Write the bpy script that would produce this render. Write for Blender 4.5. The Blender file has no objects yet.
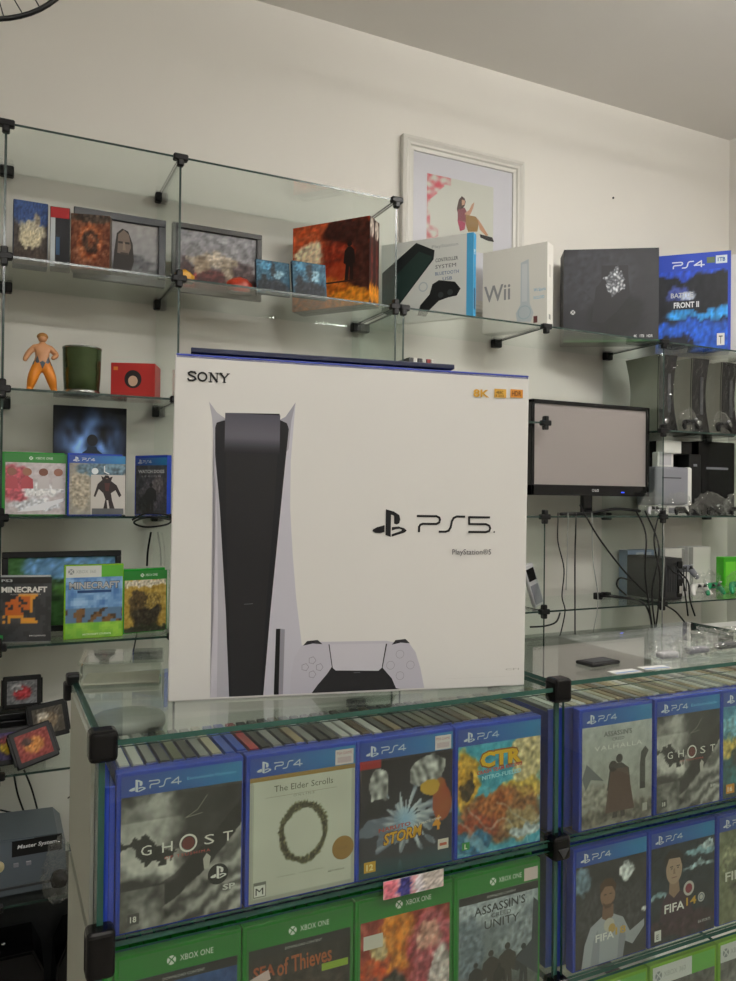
import bpy, bmesh, math, random
from mathutils import Vector, Matrix, noise
random.seed(7)
SC = bpy.context.scene
COL = SC.collection
EYE = 1.42                      # camera height above the floor; heights below are given from eye level
def Z(z): return z + EYE
R = math.radians

# ------------------------------------------------------------------ camera
yaw, pit, rol, F = R(25.6535), R(.57617), R(.59439), 780.667
fw = Vector((math.sin(yaw)*math.cos(pit), math.cos(yaw)*math.cos(pit), math.sin(pit)))
rt = Vector((math.cos(yaw), -math.sin(yaw), 0)); up = rt.cross(fw)
r2 = rt*math.cos(rol) + up*math.sin(rol); u2 = -rt*math.sin(rol) + up*math.cos(rol)
cam = bpy.data.cameras.new('camera'); co = bpy.data.objects.new('camera', cam); COL.objects.link(co)
co.matrix_world = Matrix(((r2.x, u2.x, -fw.x, 0), (r2.y, u2.y, -fw.y, 0), (r2.z, u2.z, -fw.z, EYE), (0, 0, 0, 1)))
cam.sensor_fit = 'HORIZONTAL'; cam.sensor_width = 36; cam.lens = F*36/736; cam.clip_start = .02
SC.camera = co
def at(px, py, Y):              # measured point of the photograph on the plane at depth Y
    v = r2*((px-368)/F) + u2*((490.5-py)/F) + fw
    v = v*(Y/v.y); return (v.x, Y, v.z + EYE)
def atz(px, py, z):             # measured point on the level z (from eye level)
    v = r2*((px-368)/F) + u2*((490.5-py)/F) + fw
    v = v*(z/v.z); return (v.x, v.y, z + EYE)

# ------------------------------------------------------------------ materials
def lin(c):
    if isinstance(c, str): c = tuple(int(c[i:i+2], 16)/255 for i in (0, 2, 4))
    return tuple(x/12.92 if x <= .04045 else ((x+.055)/1.055)**2.4 for x in c[:3])
MATS = {}
def mat(name, col, rough=.5, metal=0, bump=0, bscale=40, vary=0, coat=0, emit=None, trans=0):
    if name in MATS: return MATS[name]
    m = bpy.data.materials.new(name); m.use_nodes = True; nt = m.node_tree; b = nt.nodes['Principled BSDF']
    c = (*lin(col), 1); b.inputs['Base Color'].default_value = c
    b.inputs['Roughness'].default_value = rough; b.inputs['Metallic'].default_value = metal
    b.inputs['Coat Weight'].default_value = coat; b.inputs['Transmission Weight'].default_value = trans
    tc = nt.nodes.new('ShaderNodeTexCoord')
    ns = nt.nodes.new('ShaderNodeTexNoise'); ns.inputs['Scale'].default_value = bscale; ns.inputs['Detail'].default_value = 4
    nt.links.new(tc.outputs['Object'], ns.inputs['Vector'])
    if vary:
        mx = nt.nodes.new('ShaderNodeMix'); mx.data_type = 'RGBA'
        mx.inputs['A'].default_value = tuple(x*(1-vary) for x in c[:3])+(1,); mx.inputs['B'].default_value = tuple(min(1, x*(1+vary)) for x in c[:3])+(1,)
        nt.links.new(ns.outputs['Fac'], mx.inputs['Factor']); nt.links.new(mx.outputs['Result'], b.inputs['Base Color'])
    if bump:
        bp = nt.nodes.new('ShaderNodeBump'); bp.inputs['Strength'].default_value = bump; bp.inputs['Distance'].default_value = .01
        nt.links.new(ns.outputs['Fac'], bp.inputs['Height']); nt.links.new(bp.outputs['Normal'], b.inputs['Normal'])
    if emit: b.inputs['Emission Color'].default_value = (*lin(col), 1); b.inputs['Emission Strength'].default_value = emit
    MATS[name] = m; return m
def glass_mat(name, tint, f0=.04, bump=0, bscale=20, gl=0.0):   # one surface of clear sheet: Schlick reflection over tinted transparency
    m = bpy.data.materials.new(name); m.use_nodes = True; nt = m.node_tree; nt.nodes.clear(); N = nt.nodes.new; L = nt.links.new
    out = N('ShaderNodeOutputMaterial'); mix = N('ShaderNodeMixShader'); tr = N('ShaderNodeBsdfTransparent'); g = N('ShaderNodeBsdfGlossy')
    tr.inputs['Color'].default_value = (*tint, 1); g.inputs['Roughness'].default_value = gl; g.inputs['Color'].default_value = (1, 1, 1, 1)
    ge = N('ShaderNodeNewGeometry'); d = N('ShaderNodeVectorMath'); d.operation = 'DOT_PRODUCT'
    L(ge.outputs['Normal'], d.inputs[0]); L(ge.outputs['Incoming'], d.inputs[1])
    if bump:
        tc = N('ShaderNodeTexCoord'); ns = N('ShaderNodeTexNoise'); ns.inputs['Scale'].default_value = bscale; ns.inputs['Detail'].default_value = 3
        L(tc.outputs['Object'], ns.inputs['Vector']); bp = N('ShaderNodeBump'); bp.inputs['Strength'].default_value = bump; bp.inputs['Distance'].default_value = .02
        L(ns.outputs['Fac'], bp.inputs['Height']); L(bp.outputs['Normal'], g.inputs['Normal']); L(bp.outputs['Normal'], d.inputs[0])
    def mth(op, a, b=None):
        n = N('ShaderNodeMath'); n.operation = op
        for i, x in enumerate((a, b)):
            if x is None: continue
            if isinstance(x, (int, float)): n.inputs[i].default_value = x
            else: L(x, n.inputs[i])
        return n.outputs[0]
    c = mth('ABSOLUTE', d.outputs['Value']); f = mth('ADD', mth('MULTIPLY', mth('POWER', mth('SUBTRACT', 1, c), 5), 1-f0), f0)
    L(mth('MINIMUM', f, 1), mix.inputs[0]); L(tr.outputs[0], mix.inputs[1]); L(g.outputs[0], mix.inputs[2]); L(mix.outputs[0], out.inputs[0])
    MATS[name] = m; return m
GL = glass_mat('shelf_glass', (.935, .965, .945))
GC = glass_mat('counter_glass', (.925, .96, .94))
GE = mat('shelf_glass_edge', '20342f', .2)
GCE = mat('counter_glass_edge', '2c554b', .2)
FILM = glass_mat('clear_film', (.95, .955, .95), .07, .8, 26, .04)
SHEET = glass_mat('smooth_film', (.97, .97, .97), .03, .35, 9, .03)
PGL = glass_mat('picture_glass', (.985, .985, .985), .04)
ACRY = glass_mat('clear_acrylic', (.90, .93, .91), .05)
WALL = mat('wall_paint', 'dddad3', .75, bump=.04, bscale=3, vary=.03)
CEIL = mat('ceiling_paint', 'e0ddd8', .85, bump=.03, bscale=4, vary=.03)
FLOOR = mat('floor_tile', '9c978e', .4, bump=.03, bscale=6, vary=.1)
BLACK = mat('black_plastic', '0c0c0e', .42)
GLOSS = mat('black_gloss', '08080a', .14)
for _m in (BLACK, GLOSS): _m.node_tree.nodes['Principled BSDF'].inputs['Specular IOR Level'].default_value = .3
DARK = mat('dark_grey_plastic', '34363a', .4)
GREY = mat('grey_plastic', '7e7f88', .4)
LGREY = mat('light_grey_plastic', 'b9b9bd', .4)
WHITE = mat('white_plastic', 'dcdcd8', .4)
CHROME = mat('chrome', 'c8c8cc', .15, 1)
BLUEC = mat('blue_case_plastic', '1f3fae', .22, coat=.3)
BLUED = mat('blue_case_edge', '2a3f9e', .3, coat=.3)
GREENC = mat('green_case_plastic', '1f8a2c', .22, coat=.3)
LIMEC = mat('lime_case_plastic', '7fb52a', .25, coat=.3)
CLEARC = mat('pale_case_plastic', 'a9adb0', .2, coat=.4)
CARD = mat('box_card', 'dad9d7', .5)
def print_mat(name, rough, coat=0, spec=.5):
    m = bpy.data.materials.new(name); m.use_nodes = True; nt = m.node_tree; b = nt.nodes['Principled BSDF']
    a = nt.nodes.new('ShaderNodeVertexColor'); a.layer_name = 'Col'; nt.links.new(a.outputs['Color'], b.inputs['Base Color'])
    b.inputs['Roughness'].default_value = rough; b.inputs['Coat Weight'].default_value = coat; b.inputs['Specular IOR Level'].default_value = spec
    return m
PRT = print_mat('printed_card', .55, 0, .35); PRG = print_mat('printed_sleeve', .4, .35); PRM = print_mat('printed_matt', .8, 0, .2)

# ------------------------------------------------------------------ mesh helpers
def link(name, me, parent=None, mats=(), smooth=False):
    o = bpy.data.objects.new(name, me); COL.objects.link(o)
    for m in mats: me.materials.append(m)
    if smooth:
        for p in me.polygons: p.use_smooth = True
    if parent: o.parent = parent
    return o
def tag(o, label=None, cat=None, group=None, kind=None):
    if label: o['label'] = label
    if cat: o['category'] = cat
    if group: o['group'] = group
    if kind: o['kind'] = kind
    return o
def thing(name, label, cat, loc=(0, 0, 0), rz=0, group=None, rx=0):
    o = bpy.data.objects.new(name, None); COL.objects.link(o); o.location = loc; o.rotation_euler = (rx, 0, rz); o.empty_display_size = .05
    return tag(o, label, cat, group)
def box_bm(x0, x1, y0, y1, z0, z1, bevel=0, seg=2, bm=None):
    bm = bm or bmesh.new()
    r = bmesh.ops.create_cube(bm, size=1)
    for v in r['verts']: v.co = Vector((x0+(v.co.x+.5)*(x1-x0), y0+(v.co.y+.5)*(y1-y0), z0+(v.co.z+.5)*(z1-z0)))
    if bevel:
        es = list({e for v in r['verts'] for e in v.link_edges})
        bmesh.ops.bevel(bm, geom=es, offset=bevel, segments=seg, affect='EDGES', profile=.5)
    return bm
def fin(name, bm, m, parent=None, smooth=False):
    me = bpy.data.meshes.new(name); bmesh.ops.recalc_face_normals(bm, faces=bm.faces); bm.to_mesh(me); bm.free()
    return link(name, me, parent, m if isinstance(m, (list, tuple)) else (m,), smooth)
def box(name, d, m, parent=None, bevel=0): return fin(name, box_bm(*d, bevel=bevel), m, parent)
def lathe(name, prof, m, parent=None, n=32, loc=(0, 0, 0)):
    bm = bmesh.new(); rings = []
    for r, z in prof: rings.append([bm.verts.new((loc[0]+r*math.cos(2*math.pi*i/n), loc[1]+r*math.sin(2*math.pi*i/n), loc[2]+z)) for i in range(n)])
    for a, b in zip(rings, rings[1:]):
        for i in range(n): bm.faces.new((a[i], a[(i+1) % n], b[(i+1) % n], b[i]))
    for rg in (rings[0], rings[-1]): bm.faces.new(rg)
    return fin(name, bm, m, parent, True)
def prism(name, pts, y0, y1, m, parent=None, bevel=0, smooth=False):   # outline in x,z pushed along y
    bm = bmesh.new(); a = [bm.verts.new((x, y0, z)) for x, z in pts]; b = [bm.verts.new((x, y1, z)) for x, z in pts]; n = len(pts)
    bm.faces.new(a); bm.faces.new(b[::-1])
    for i in range(n): bm.faces.new((a[i], b[i], b[(i+1) % n], a[(i+1) % n]))
    if bevel: bmesh.ops.bevel(bm, geom=[e for e in bm.edges if abs(e.verts[0].co.y-e.verts[1].co.y) < 1e-6], offset=bevel, segments=2, affect='EDGES')
    return fin(name, bm, m, parent, smooth)
def smoothpath(P, k=6):
    P = [Vector(p) for p in P]; out = []
    for i in range(len(P)-1):
        a, b, c, d = P[max(i-1, 0)], P[i], P[i+1], P[min(i+2, len(P)-1)]
        for j in range(k):
            t = j/k; out.append(.5*((2*b)+(c-a)*t+(2*a-5*b+4*c-d)*t*t+(3*b-a-3*c+d)*t**3))
    return out+[P[-1]]
def tube_bm(P, r, n=8, bm=None, closed=False):
    bm = bm or bmesh.new(); P = [Vector(p) for p in P]; rings = []; ref = None
    for i, p in enumerate(P):
        t = (P[(i+1) % len(P)]-P[i-1]) if closed else (P[min(i+1, len(P)-1)]-P[max(i-1, 0)])
        t.normalize()
        if ref is None: ref = t.orthogonal().normalized()
        ref = (ref-t*ref.dot(t)).normalized(); s = t.cross(ref)
        rings.append([bm.verts.new(p+r*(ref*math.cos(2*math.pi*k/n)+s*math.sin(2*math.pi*k/n))) for k in range(n)])
    pairs = list(zip(rings, rings[1:]))
    if closed: pairs.append((rings[-1], rings[0]))
    for a, b in pairs:
        for i in range(n): bm.faces.new((a[i], a[(i+1) % n], b[(i+1) % n], b[i]))
    if not closed: bm.faces.new(rings[0]); bm.faces.new(rings[-1][::-1])
    return bm
def tube(name, P, r, m, parent=None, n=8, k=6, closed=False):
    return fin(name, tube_bm(smoothpath(P, k) if k else P, r, n, closed=closed), m, parent, True)
def panel(name, d, parent, ms=(GL, GE)):        # glass sheet: clear faces, green cut edges
    bm = box_bm(*d); dims = (d[1]-d[0], d[3]-d[2], d[5]-d[4]); ax = dims.index(min(dims))
    bmesh.ops.recalc_face_normals(bm, faces=bm.faces)
    for f in bm.faces: f.material_index = 0 if abs(f.normal[ax]) > .5 or f.normal.y > .5 else 1
    return fin(name, bm, ms, parent)

# ------------------------------------------------------------------ printed surfaces (paper art, one mesh with a colour attribute)
TXT = {}
def text_mesh(s, bold=0, space=1):
    k = (s, bold, space)
    if k not in TXT:
        c = bpy.data.curves.new('t', 'FONT'); c.body = s; c.size = 1; c.offset = bold; c.resolution_u = 2; c.space_character = space; c.fill_mode = 'BOTH'
        o = bpy.data.objects.new('t', c); COL.objects.link(o); dg = bpy.context.evaluated_depsgraph_get()
        me = bpy.data.meshes.new_from_object(o.evaluated_get(dg))
        vs = [(v.co.x, v.co.y) for v in me.vertices]; fs = [tuple(p.vertices) for p in me.polygons]
        bpy.data.objects.remove(o); bpy.data.curves.remove(c); bpy.data.meshes.remove(me)
        TXT[k] = (vs, fs, min(v[0] for v in vs), max(v[0] for v in vs), min(v[1] for v in vs), max(v[1] for v in vs))
    return TXT[k]
class Print:                     # local frame: u to the right, v up, facing -y; every layer 0.03 mm in front of the last
    def __init__(s, w, h): s.w, s.h, s.V, s.Fc, s.C, s.k = w, h, [], [], [], 0
    def add(s, vs, fs, col):
        b = len(s.V); y = -.00003*s.k
        s.V += [(u, y, v) for u, v in vs]
        for i, f in enumerate(fs):
            s.Fc.append(tuple(b+j for j in f)); s.C.append([col]*len(f) if not callable(col) else [col(*vs[j]) for j in f])
    def grid(s, fn, nu=40, nv=50, u0=0, v0=0, u1=None, v1=None):
        u1 = s.w if u1 is None else u1; v1 = s.h if v1 is None else v1
        vs, cs = [], []
        for j in range(nv+1):
            for i in range(nu+1):
                a, b = i/nu, j/nv; vs.append((u0+a*(u1-u0), v0+b*(v1-v0))); c = fn(a, b); cs.append(lin(c) if isinstance(c, str) else lin(tuple(max(0, min(1, x)) for x in c)))
        b = len(s.V); y = -.00003*s.k; s.V += [(u, y, v) for u, v in vs]
        for j in range(nv):
            for i in range(nu):
                q = (j*(nu+1)+i, j*(nu+1)+i+1, (j+1)*(nu+1)+i+1, (j+1)*(nu+1)+i); s.Fc.append(tuple(b+x for x in q)); s.C.append([cs[x] for x in q])
        s.k += 1; return s
    def poly(s, pts, col, up=1):
        s.k += up; s.add(pts, [tuple(range(len(pts)))], lin(col)); return s
    def rect(s, u0, v0, u1, v1, col, up=1): return s.poly([(u0, v0), (u1, v0), (u1, v1), (u0, v1)], col, up)
    def disk(s, u, v, r, col, ry=None, n=24, up=1): ry = ry or r; return s.poly([(u+r*math.cos(2*math.pi*i/n), v+ry*math.sin(2*math.pi*i/n)) for i in range(n)], col, up)
    def ring(s, u, v, r, t, col, n=28, ry=None):
        s.k += 1; ry = ry or r; q = ry/r
        vs = [(u+rr*math.cos(2*math.pi*i/n), v+rr*q*math.sin(2*math.pi*i/n)) for rr in (r-t, r) for i in range(n)]
        s.add(vs, [(i, (i+1) % n, n+(i+1) % n, n+i) for i in range(n)], lin(col)); return s
    def stroke(s, P, t, col):
        s.k += 1; c = lin(col)
        for a, b in zip(P, P[1:]):
            dx, dy = b[0]-a[0], b[1]-a[1]; l = math.hypot(dx, dy) or 1; dx, dy = dx/l*t/2, dy/l*t/2
            s.add([(a[0]-dx*.6-dy, a[1]-dy*.6+dx), (a[0]-dx*.6+dy, a[1]-dy*.6-dx), (b[0]+dx*.6+dy, b[1]+dy*.6-dx), (b[0]+dx*.6-dy, b[1]+dy*.6+dx)], [(0, 1, 2, 3)], c)
        return s
    def text(s, t, u0, v0, w, h, col, bold=0, rot=0, shear=0, space=1):      # fitted into a w x h box whose lower left corner is u0,v0
        vs, fs, a, b, c, d = text_mesh(t, bold, space); s.k += 1; ca, sa = math.cos(rot), math.sin(rot)
        q = []
        for x, y in vs:
            X = (x-a)/(b-a)*w; Y = (y-c)/(d-c)*h; X += Y*shear; q.append((u0+X*ca-Y*sa, v0+X*sa+Y*ca))
        s.add(q, fs, lin(col)); return s
    def pslogo(s, u, v, h, col):
        s.k += 1
        for P in ([(146, 119), (180, 128), (203, 142), (207, 160), (203, 176), (192, 181), (181, 177), (181, 148), (177, 143), (168, 141), (168, 232), (146, 224)],
                  [(142, 184), (110, 193), (94, 202), (92, 209), (104, 216), (125, 217), (142, 212), (142, 204), (124, 209), (112, 207), (116, 202), (142, 193)],
                  [(172, 192), (200, 189), (225, 196), (235, 205), (228, 213), (172, 231), (172, 221), (212, 207), (214, 202), (205, 198), (190, 200), (172, 206)]):
            bm = bmesh.new(); f = bm.faces.new([bm.verts.new(((x-92)/113*h+u, (232-y)/113*h+v, 0)) for x, y in P])
            r = bmesh.ops.triangulate(bm, faces=[f]); bm.verts.index_update()
            s.add([(q.co.x, q.co.y) for q in bm.verts], [tuple(q.index for q in g.verts) for g in bm.faces], lin(col)); bm.free()
        return s
    def psword(s, u, v, h, col, dig, t=.12, sx=1):
        g = [[(0, 1), (1.2, 1), (1.38, .92), (1.43, .78), (1.38, .6), (1.2, .5), (.35, .5), (.2, .44), (.12, .3), (.12, 0)],
             [(3.0, 1), (2.5, 1), (2.3, .9), (2.2, .7), (2.12, .3), (2.0, .08), (1.8, 0), (1.4, 0)]]
        g.append([(4.62, .97), (3.3, .97), (3.3, .52), (4.4, .52), (4.62, .42), (4.68, .25), (4.62, .08), (4.4, 0), (3.3, 0)] if dig == 5 else [(4.1, 0), (4.1, 1), (3.1, .3), (4.5, .3)])
        for P in g: s.stroke([(u+x*h*sx, v+y*h) for x, y in P], t*h, col)
        return s
    def xball(s, u, v, r, col, bg):
        s.disk(u, v, r, col, n=20); s.stroke([(u-r*.65, v-r*.65), (u, v+r*.2), (u+r*.65, v-r*.65)], r*.25, bg); s.stroke([(u-r*.6, v+r*.7), (u, v+r*.1), (u+r*.6, v+r*.7)], r*.25, bg); return s
    def build(s, name, parent, loc=(0, 0, 0), m=None, rz=0):
        me = bpy.data.meshes.new(name); me.from_pydata(s.V, [], s.Fc); ca = me.color_attributes.new('Col', 'FLOAT_COLOR', 'CORNER')
        fl = [x for f in s.C for c in f for x in (c[0], c[1], c[2], 1)]; ca.data.foreach_set('color', fl); me.update()
        o = link(name, me, parent, (m or PRT,)); o.location = loc; o.rotation_euler.z = rz; return o
def tri(P, pts, col, up=1):
    bm = bmesh.new(); f = bm.faces.new([bm.verts.new((a, b, 0)) for a, b in pts]); bmesh.ops.triangulate(bm, faces=[f]); bm.verts.index_update(); P.k += up
    P.add([(q.co.x, q.co.y) for q in bm.verts], [tuple(q.index for q in g.verts) for g in bm.faces], lin(col)); bm.free()
def nz(x, y, s=1, k=0): return noise.noise(Vector((x*s+k*7.3, y*s-k*3.1, k*1.7)))
def mixc(a, b, t): t = max(0, min(1, t)); return tuple(x*(1-t)+y*t for x, y in zip(a, b))
def hx(c): return tuple(int(c[i:i+2], 16)/255 for i in (0, 2, 4))
def blobs(bg, bl, k=0, amp=.12, top=None):
    bg = hx(bg); top = hx(top) if top else bg; B = [(x, y, rx, ry, hx(c)) for x, y, rx, ry, c in bl]
    def fn(u, v):
        c = mixc(bg, top, v); e1, e2 = nz(u, v, 23, k+9), nz(u, v, 19, k+11); wu = u+.07*nz(u, v, 7, k)+.035*e1; wv = v+.07*nz(u, v, 7, k+3)+.035*e2
        for x, y, rx, ry, cc in B:
            d = ((wu-x)/rx)**2+((wv-y)/ry)**2
            if d < 1.25: c = mixc(tuple(q*(1+.45*e1) for q in cc), c, (d-.75)*2)
        n = amp*nz(u, v, 14, k+5)+amp*.6*nz(u, v, 34, k+6); return tuple(x+n for x in c)
    return fn
def fig(P, u, v, h, col, wide=.16, legs=True):   # small standing figure outline for printed scenes
    P.disk(u, v+h*.92, h*.07, col, n=14)
    P.poly([(u-h*wide, v+h*.75), (u-h*.05, v+h*.85), (u+h*.05, v+h*.85), (u+h*wide, v+h*.75), (u+h*wide*1.2, v+h*.42), (u+h*wide*.7, v+h*.4), (u+h*.1, v+h*.45), (u+h*.12, v), (u+h*.03, v), (u, v+h*.35), (u-h*.04, v), (u-h*.14, v), (u-h*.1, v+h*.45), (u-h*wide*.8, v+h*.4), (u-h*wide*1.25, v+h*.45)], col)

# ------------------------------------------------------------------ the room
def slab(name, d, m): return tag(box(name, d, m), kind='structure')
XL, XR, YF, YB, ZC = -1.6, 2.99, -2.2, 2.475, 1.64
slab('floor', (XL, XR, YF, YB, -.1, 0), FLOOR)
slab('ceiling', (XL, XR, YF, YB, Z(ZC), Z(ZC)+.1), CEIL)
slab('wall_back', (XL, XR, YB, YB+.1, 0, Z(ZC)), WALL)
slab('wall_right', (XR, XR+.1, YF, YB, 0, Z(ZC)), WALL)
slab('wall_left', (XL-.1, XL, YF, YB, 0, Z(ZC)), WALL)
slab('wall_front', (XL, XR, YF-.1, YF, 0, Z(ZC)), WALL)

# ------------------------------------------------------------------ wall shelving of glass sheets held by black clips
YS = 2.15
LV = [.93, .597, .265, -.057, -.382, -.703, -1.03]
def clip_bm(x, y, z, s=.016, bm=None): return box_bm(x-s, x+s, y-s*.7, y+s*.7, z-s*.8, z+s*.8, .003, 1, bm)
def corner_clip(x, z, parent, tee=True):
    bm = box_bm(x-.02, x+.02, YS-.009, YS+.012, z-.009, z+.009, .003, 1)
    box_bm(x-.009, x+.009, YS-.008, YS+.011, z-.024, z+(.024 if tee else .006), .003, 1, bm)
    return fin('clip', bm, BLACK, parent)
def wall_clip(x, z, parent): return fin('wall_clip', clip_bm(x, 2.455, z, .0185), BLACK, parent)
def wall_unit(label, xs, top, skip=(), lv=LV, gap=()):
    t = thing('glass_wall_shelving', label, 'shelving', (0, 0, 0))
    lv = [z for z in lv if z <= top+.01]
    for a, b in zip(xs, xs[1:]):
        for z in lv:
            if (a, z) in skip: continue
            e = .034 if (a, z) == (1.15, .265) else .004
            if e > .01: panel('shelf_nose', (b-.034, b-.004, YS, YS+.008, Z(z)-.003, Z(z)+.003), t)
            panel('shelf', (a+.004, b-e, YS, YB-.002, Z(z)-.003, Z(z)+.003), t)
    for i, x in enumerate(xs):
        if x < -.3: continue
        for z0, z1 in zip(lv, lv[1:]+[-1.40]):
            if (x, z0) in gap: continue
            panel('side_panel', (x-.003, x+.003, YS+.002, YB-.002, Z(z1)+.004, Z(z0)-.004), t)
        for z in lv: corner_clip(x, Z(z), t, z != top)
        for z in lv: wall_clip(x+.006, Z(z)-.006, t)
    return t
wall_unit('taller left glass wall shelving with black clips, its top sheet above the game boxes', [-.42, .017, .452, 1.122], .93)
wall_unit('lower right glass wall shelving with black clips, holding the monitor and consoles', [1.15, 1.707, 2.256, 2.83], .597,
          skip={(1.707, .265)}, gap={(1.707, .265), (1.707, .597)})

# ------------------------------------------------------------------ glass display counter
CY0, CY1 = .785, 1.078
CX = [.098, .648, 1.20]; CL = [-.236, -.433, -.612, -.80]
ct = thing('glass_display_counter', 'glass display counter with black corner clips full of game cases, in front', 'display counter')
for a, b in zip(CX, CX[1:]):
    for i, z in enumerate(CL):
        u_ = .006 if (i == 0 and a > .5) else 0
        panel('top_glass' if i == 0 else 'shelf', (a+.002-u_, b-.002, CY0-(.004 if i == 0 else -.004), CY1, Z(z)-.004+u_, Z(z)+.0015+u_), ct, (GC, GCE))
    for z1, z0 in zip(CL, CL[1:]+[-1.2]):
        panel('front_panel', (a+.007, b-.007, CY0-.001, CY0+.003, Z(z0)+.006, Z(z1)-.007), ct, (GC, GCE))
for x in CX:
    panel('side_panel', (x-.003, x+.003, CY0+.004, CY1, Z(-1.2), Z(-.236)-.005), ct, (GC, GCE))
    for i, z in enumerate(CL):
        w = .0135; dn, uq = (.026, .020) if (i == 1 and x < .5) else (.018, .0125)
        bm = box_bm(x-w, x+w, CY0-.010, CY0+.014, Z(z)-dn, Z(z)+uq, .005, 3); fin('corner_clip', bm, GLOSS, ct)
        if i == 1 and x > .5:
            prism('clip_wedge', [(x-.008, Z(z)-.002), (x+.008, Z(z)-.002), (x, Z(z)-.014)], CY0-.0118, CY0-.0098, DARK, ct)
    bm = box_bm(x-.010, x+.008, CY1-.012, CY1+.008, Z(-.236)-.008, Z(-.236)+.006, .003, 2); box_bm(x-.013, x-.003, CY1-.010, CY1+.006, Z(-.236)-.028, Z(-.236)-.004, .003, 2, bm)
    fin('corner_clip', bm, BLACK, ct)
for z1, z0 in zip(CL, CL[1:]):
    box('reflection_strip', (CX[0]-.0070, CX[0]-.0034, CY0+.030, CY1-.040, Z(z0)+.003, Z(z1)-.010), mat('pale_reflection', 'a9ada2', .6), ct)  # pale strips added to stand in for the reflection on the side glass
box('base', (CX[0], CX[-1], CY0+.01, CY1-.01, 0, Z(-1.2)), WHITE, ct, .004)

# ------------------------------------------------------------------ game cases
CW, CH, CT = .1280, .159, .0128
def shell(w, h, t, m, parent):
    bm = box_bm(-w/2, w/2, 0, t, 0, h, .0012, 2)
    box_bm(-w/2+.0005, -w/2+.004, -.0008, t*.5, .001, h-.001, .0004, 1, bm)
    return fin('shell', bm, m, parent)
def sleeve(P, parent, w, h, m=None): return P.build('cover', parent, (-w/2+.0045, -.0010, .0025), m or PRG)
def ps4_cover(art, w=CW, h=CH, nu=52, nv=62, deco=None, sticker=None, extra=None):
    W, H = w-.0065, h-.0065; hd = H*.135; P = Print(W, H)
    P.grid(art, nu, nv, 0, 0, W, H-hd)
    P.grid(lambda u, v: mixc(hx('1c3f97'), hx('1a78b0'), u*1.1-.1+.15*math.sin(v*3)), 8, 3, 0, H-hd, W, H)
    P.pslogo(W*.06, H-hd*.82, hd*.62, 'd5dbe2'); P.psword(W*.22, H-hd*.70, hd*.34, 'cfd6de', 4, .17)
    if extra: P.text(extra, W*.53, H-hd*.62, W*.42, hd*.2, '6fc0e6')
    if deco: deco(P, W, H-hd)
    if sticker: P.rect(W*.80, H-hd*.95, W*.98, H-hd*.15, 'd9cfcf'); P.text('PS4 GAME', W*.815, H-hd*.42, W*.15, hd*.16, 'b06a70'); P.rect(W*.82, H-hd*.85, W*.96, H-hd*.55, 'c9b3b8')
    return P
def xbox_cover(art, w=CW, h=CH, nu=46, nv=50, deco=None, band='2b2b2b'):
    W, H = w-.0065, h-.006; hd = H*.15; P = Print(W, H)
    P.grid(art, nu, nv, W*.02, 0, W*.98, H-hd)
    P.rect(0, H-hd, W, H, '1d7a28'); P.rect(0, 0, W*.02, H-hd, '1d7a28'); P.rect(W*.98, 0, W, H-hd, '1d7a28')
    P.xball(W*.42, H-hd*.5, hd*.2, 'dfe6df', '1d7a28'); P.text('XBOX ONE', W*.49, H-hd*.62, W*.28, hd*.26, 'dfe6df')
    if band: P.rect(W*.02, H-hd*1.42, W*.98, H-hd, band); P.text('DOWNLOAD CONTENT', W*.35, H-hd*1.3, W*.35, hd*.12, 'b9bdb9')
    if deco: deco(P, W, H-hd)
    return P
def game_case(name, label, P, shellm, loc, rz=0, w=CW, h=CH, t=CT, rx=0, group=None, cat='game case', cm=None):
    o = thing(name, label, cat, loc, rz, group, rx); shell(w, h, t, shellm, o); sleeve(P, o, w, h, cm); return o

def a_ghost(u, v):
    n = nz(u, v, 3.2, 1)+.5*nz(u, v, 8, 2)+.25*nz(u, v, 20, 3); m = nz(u, v, 5, 12)+.6*nz(u, v, 13, 13)+.3*nz(u, v, 30, 14)
    b = .25+.05*n
    q = (u-.20)/.46; t = (v-.66)/.36; d = q*q+t*t-.55*n-.2*m
    if d < 1: b = .30+(.46+.22*m)*min(1, (1-d)*2.2)
    if abs(v-(.60-.25*(u-.2)))+.35*abs(u-.2) < .085+.10*m: b = .17+.06*n        # dark clump in the pale cloud
    if v > .80 and u < .5: b = b*.8+.04*m
    if v > .55: b += (.22+.06*m-b)*max(0, min(1, (u-.38-.1*n)*6))
    s = v-(.03+.50*u*u+.14*u)+.03*n
    if s < 0: b = .40+.20*math.sin((u*.8-v*1.5)*24+5*n)+.13*m+.22*(u-.4)
    elif s < .20 and .2 < u: b = b*.62+.03*m
    if v < .3 and u < .35: b = max(b, .42+.3*m)
    c = (b, b*.99, b*.955)
    if ((u-.07)/.08)**2+((v-.31)/.05)**2 < 1+2*n: c = (.50, .20, .17)
    return c
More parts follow.
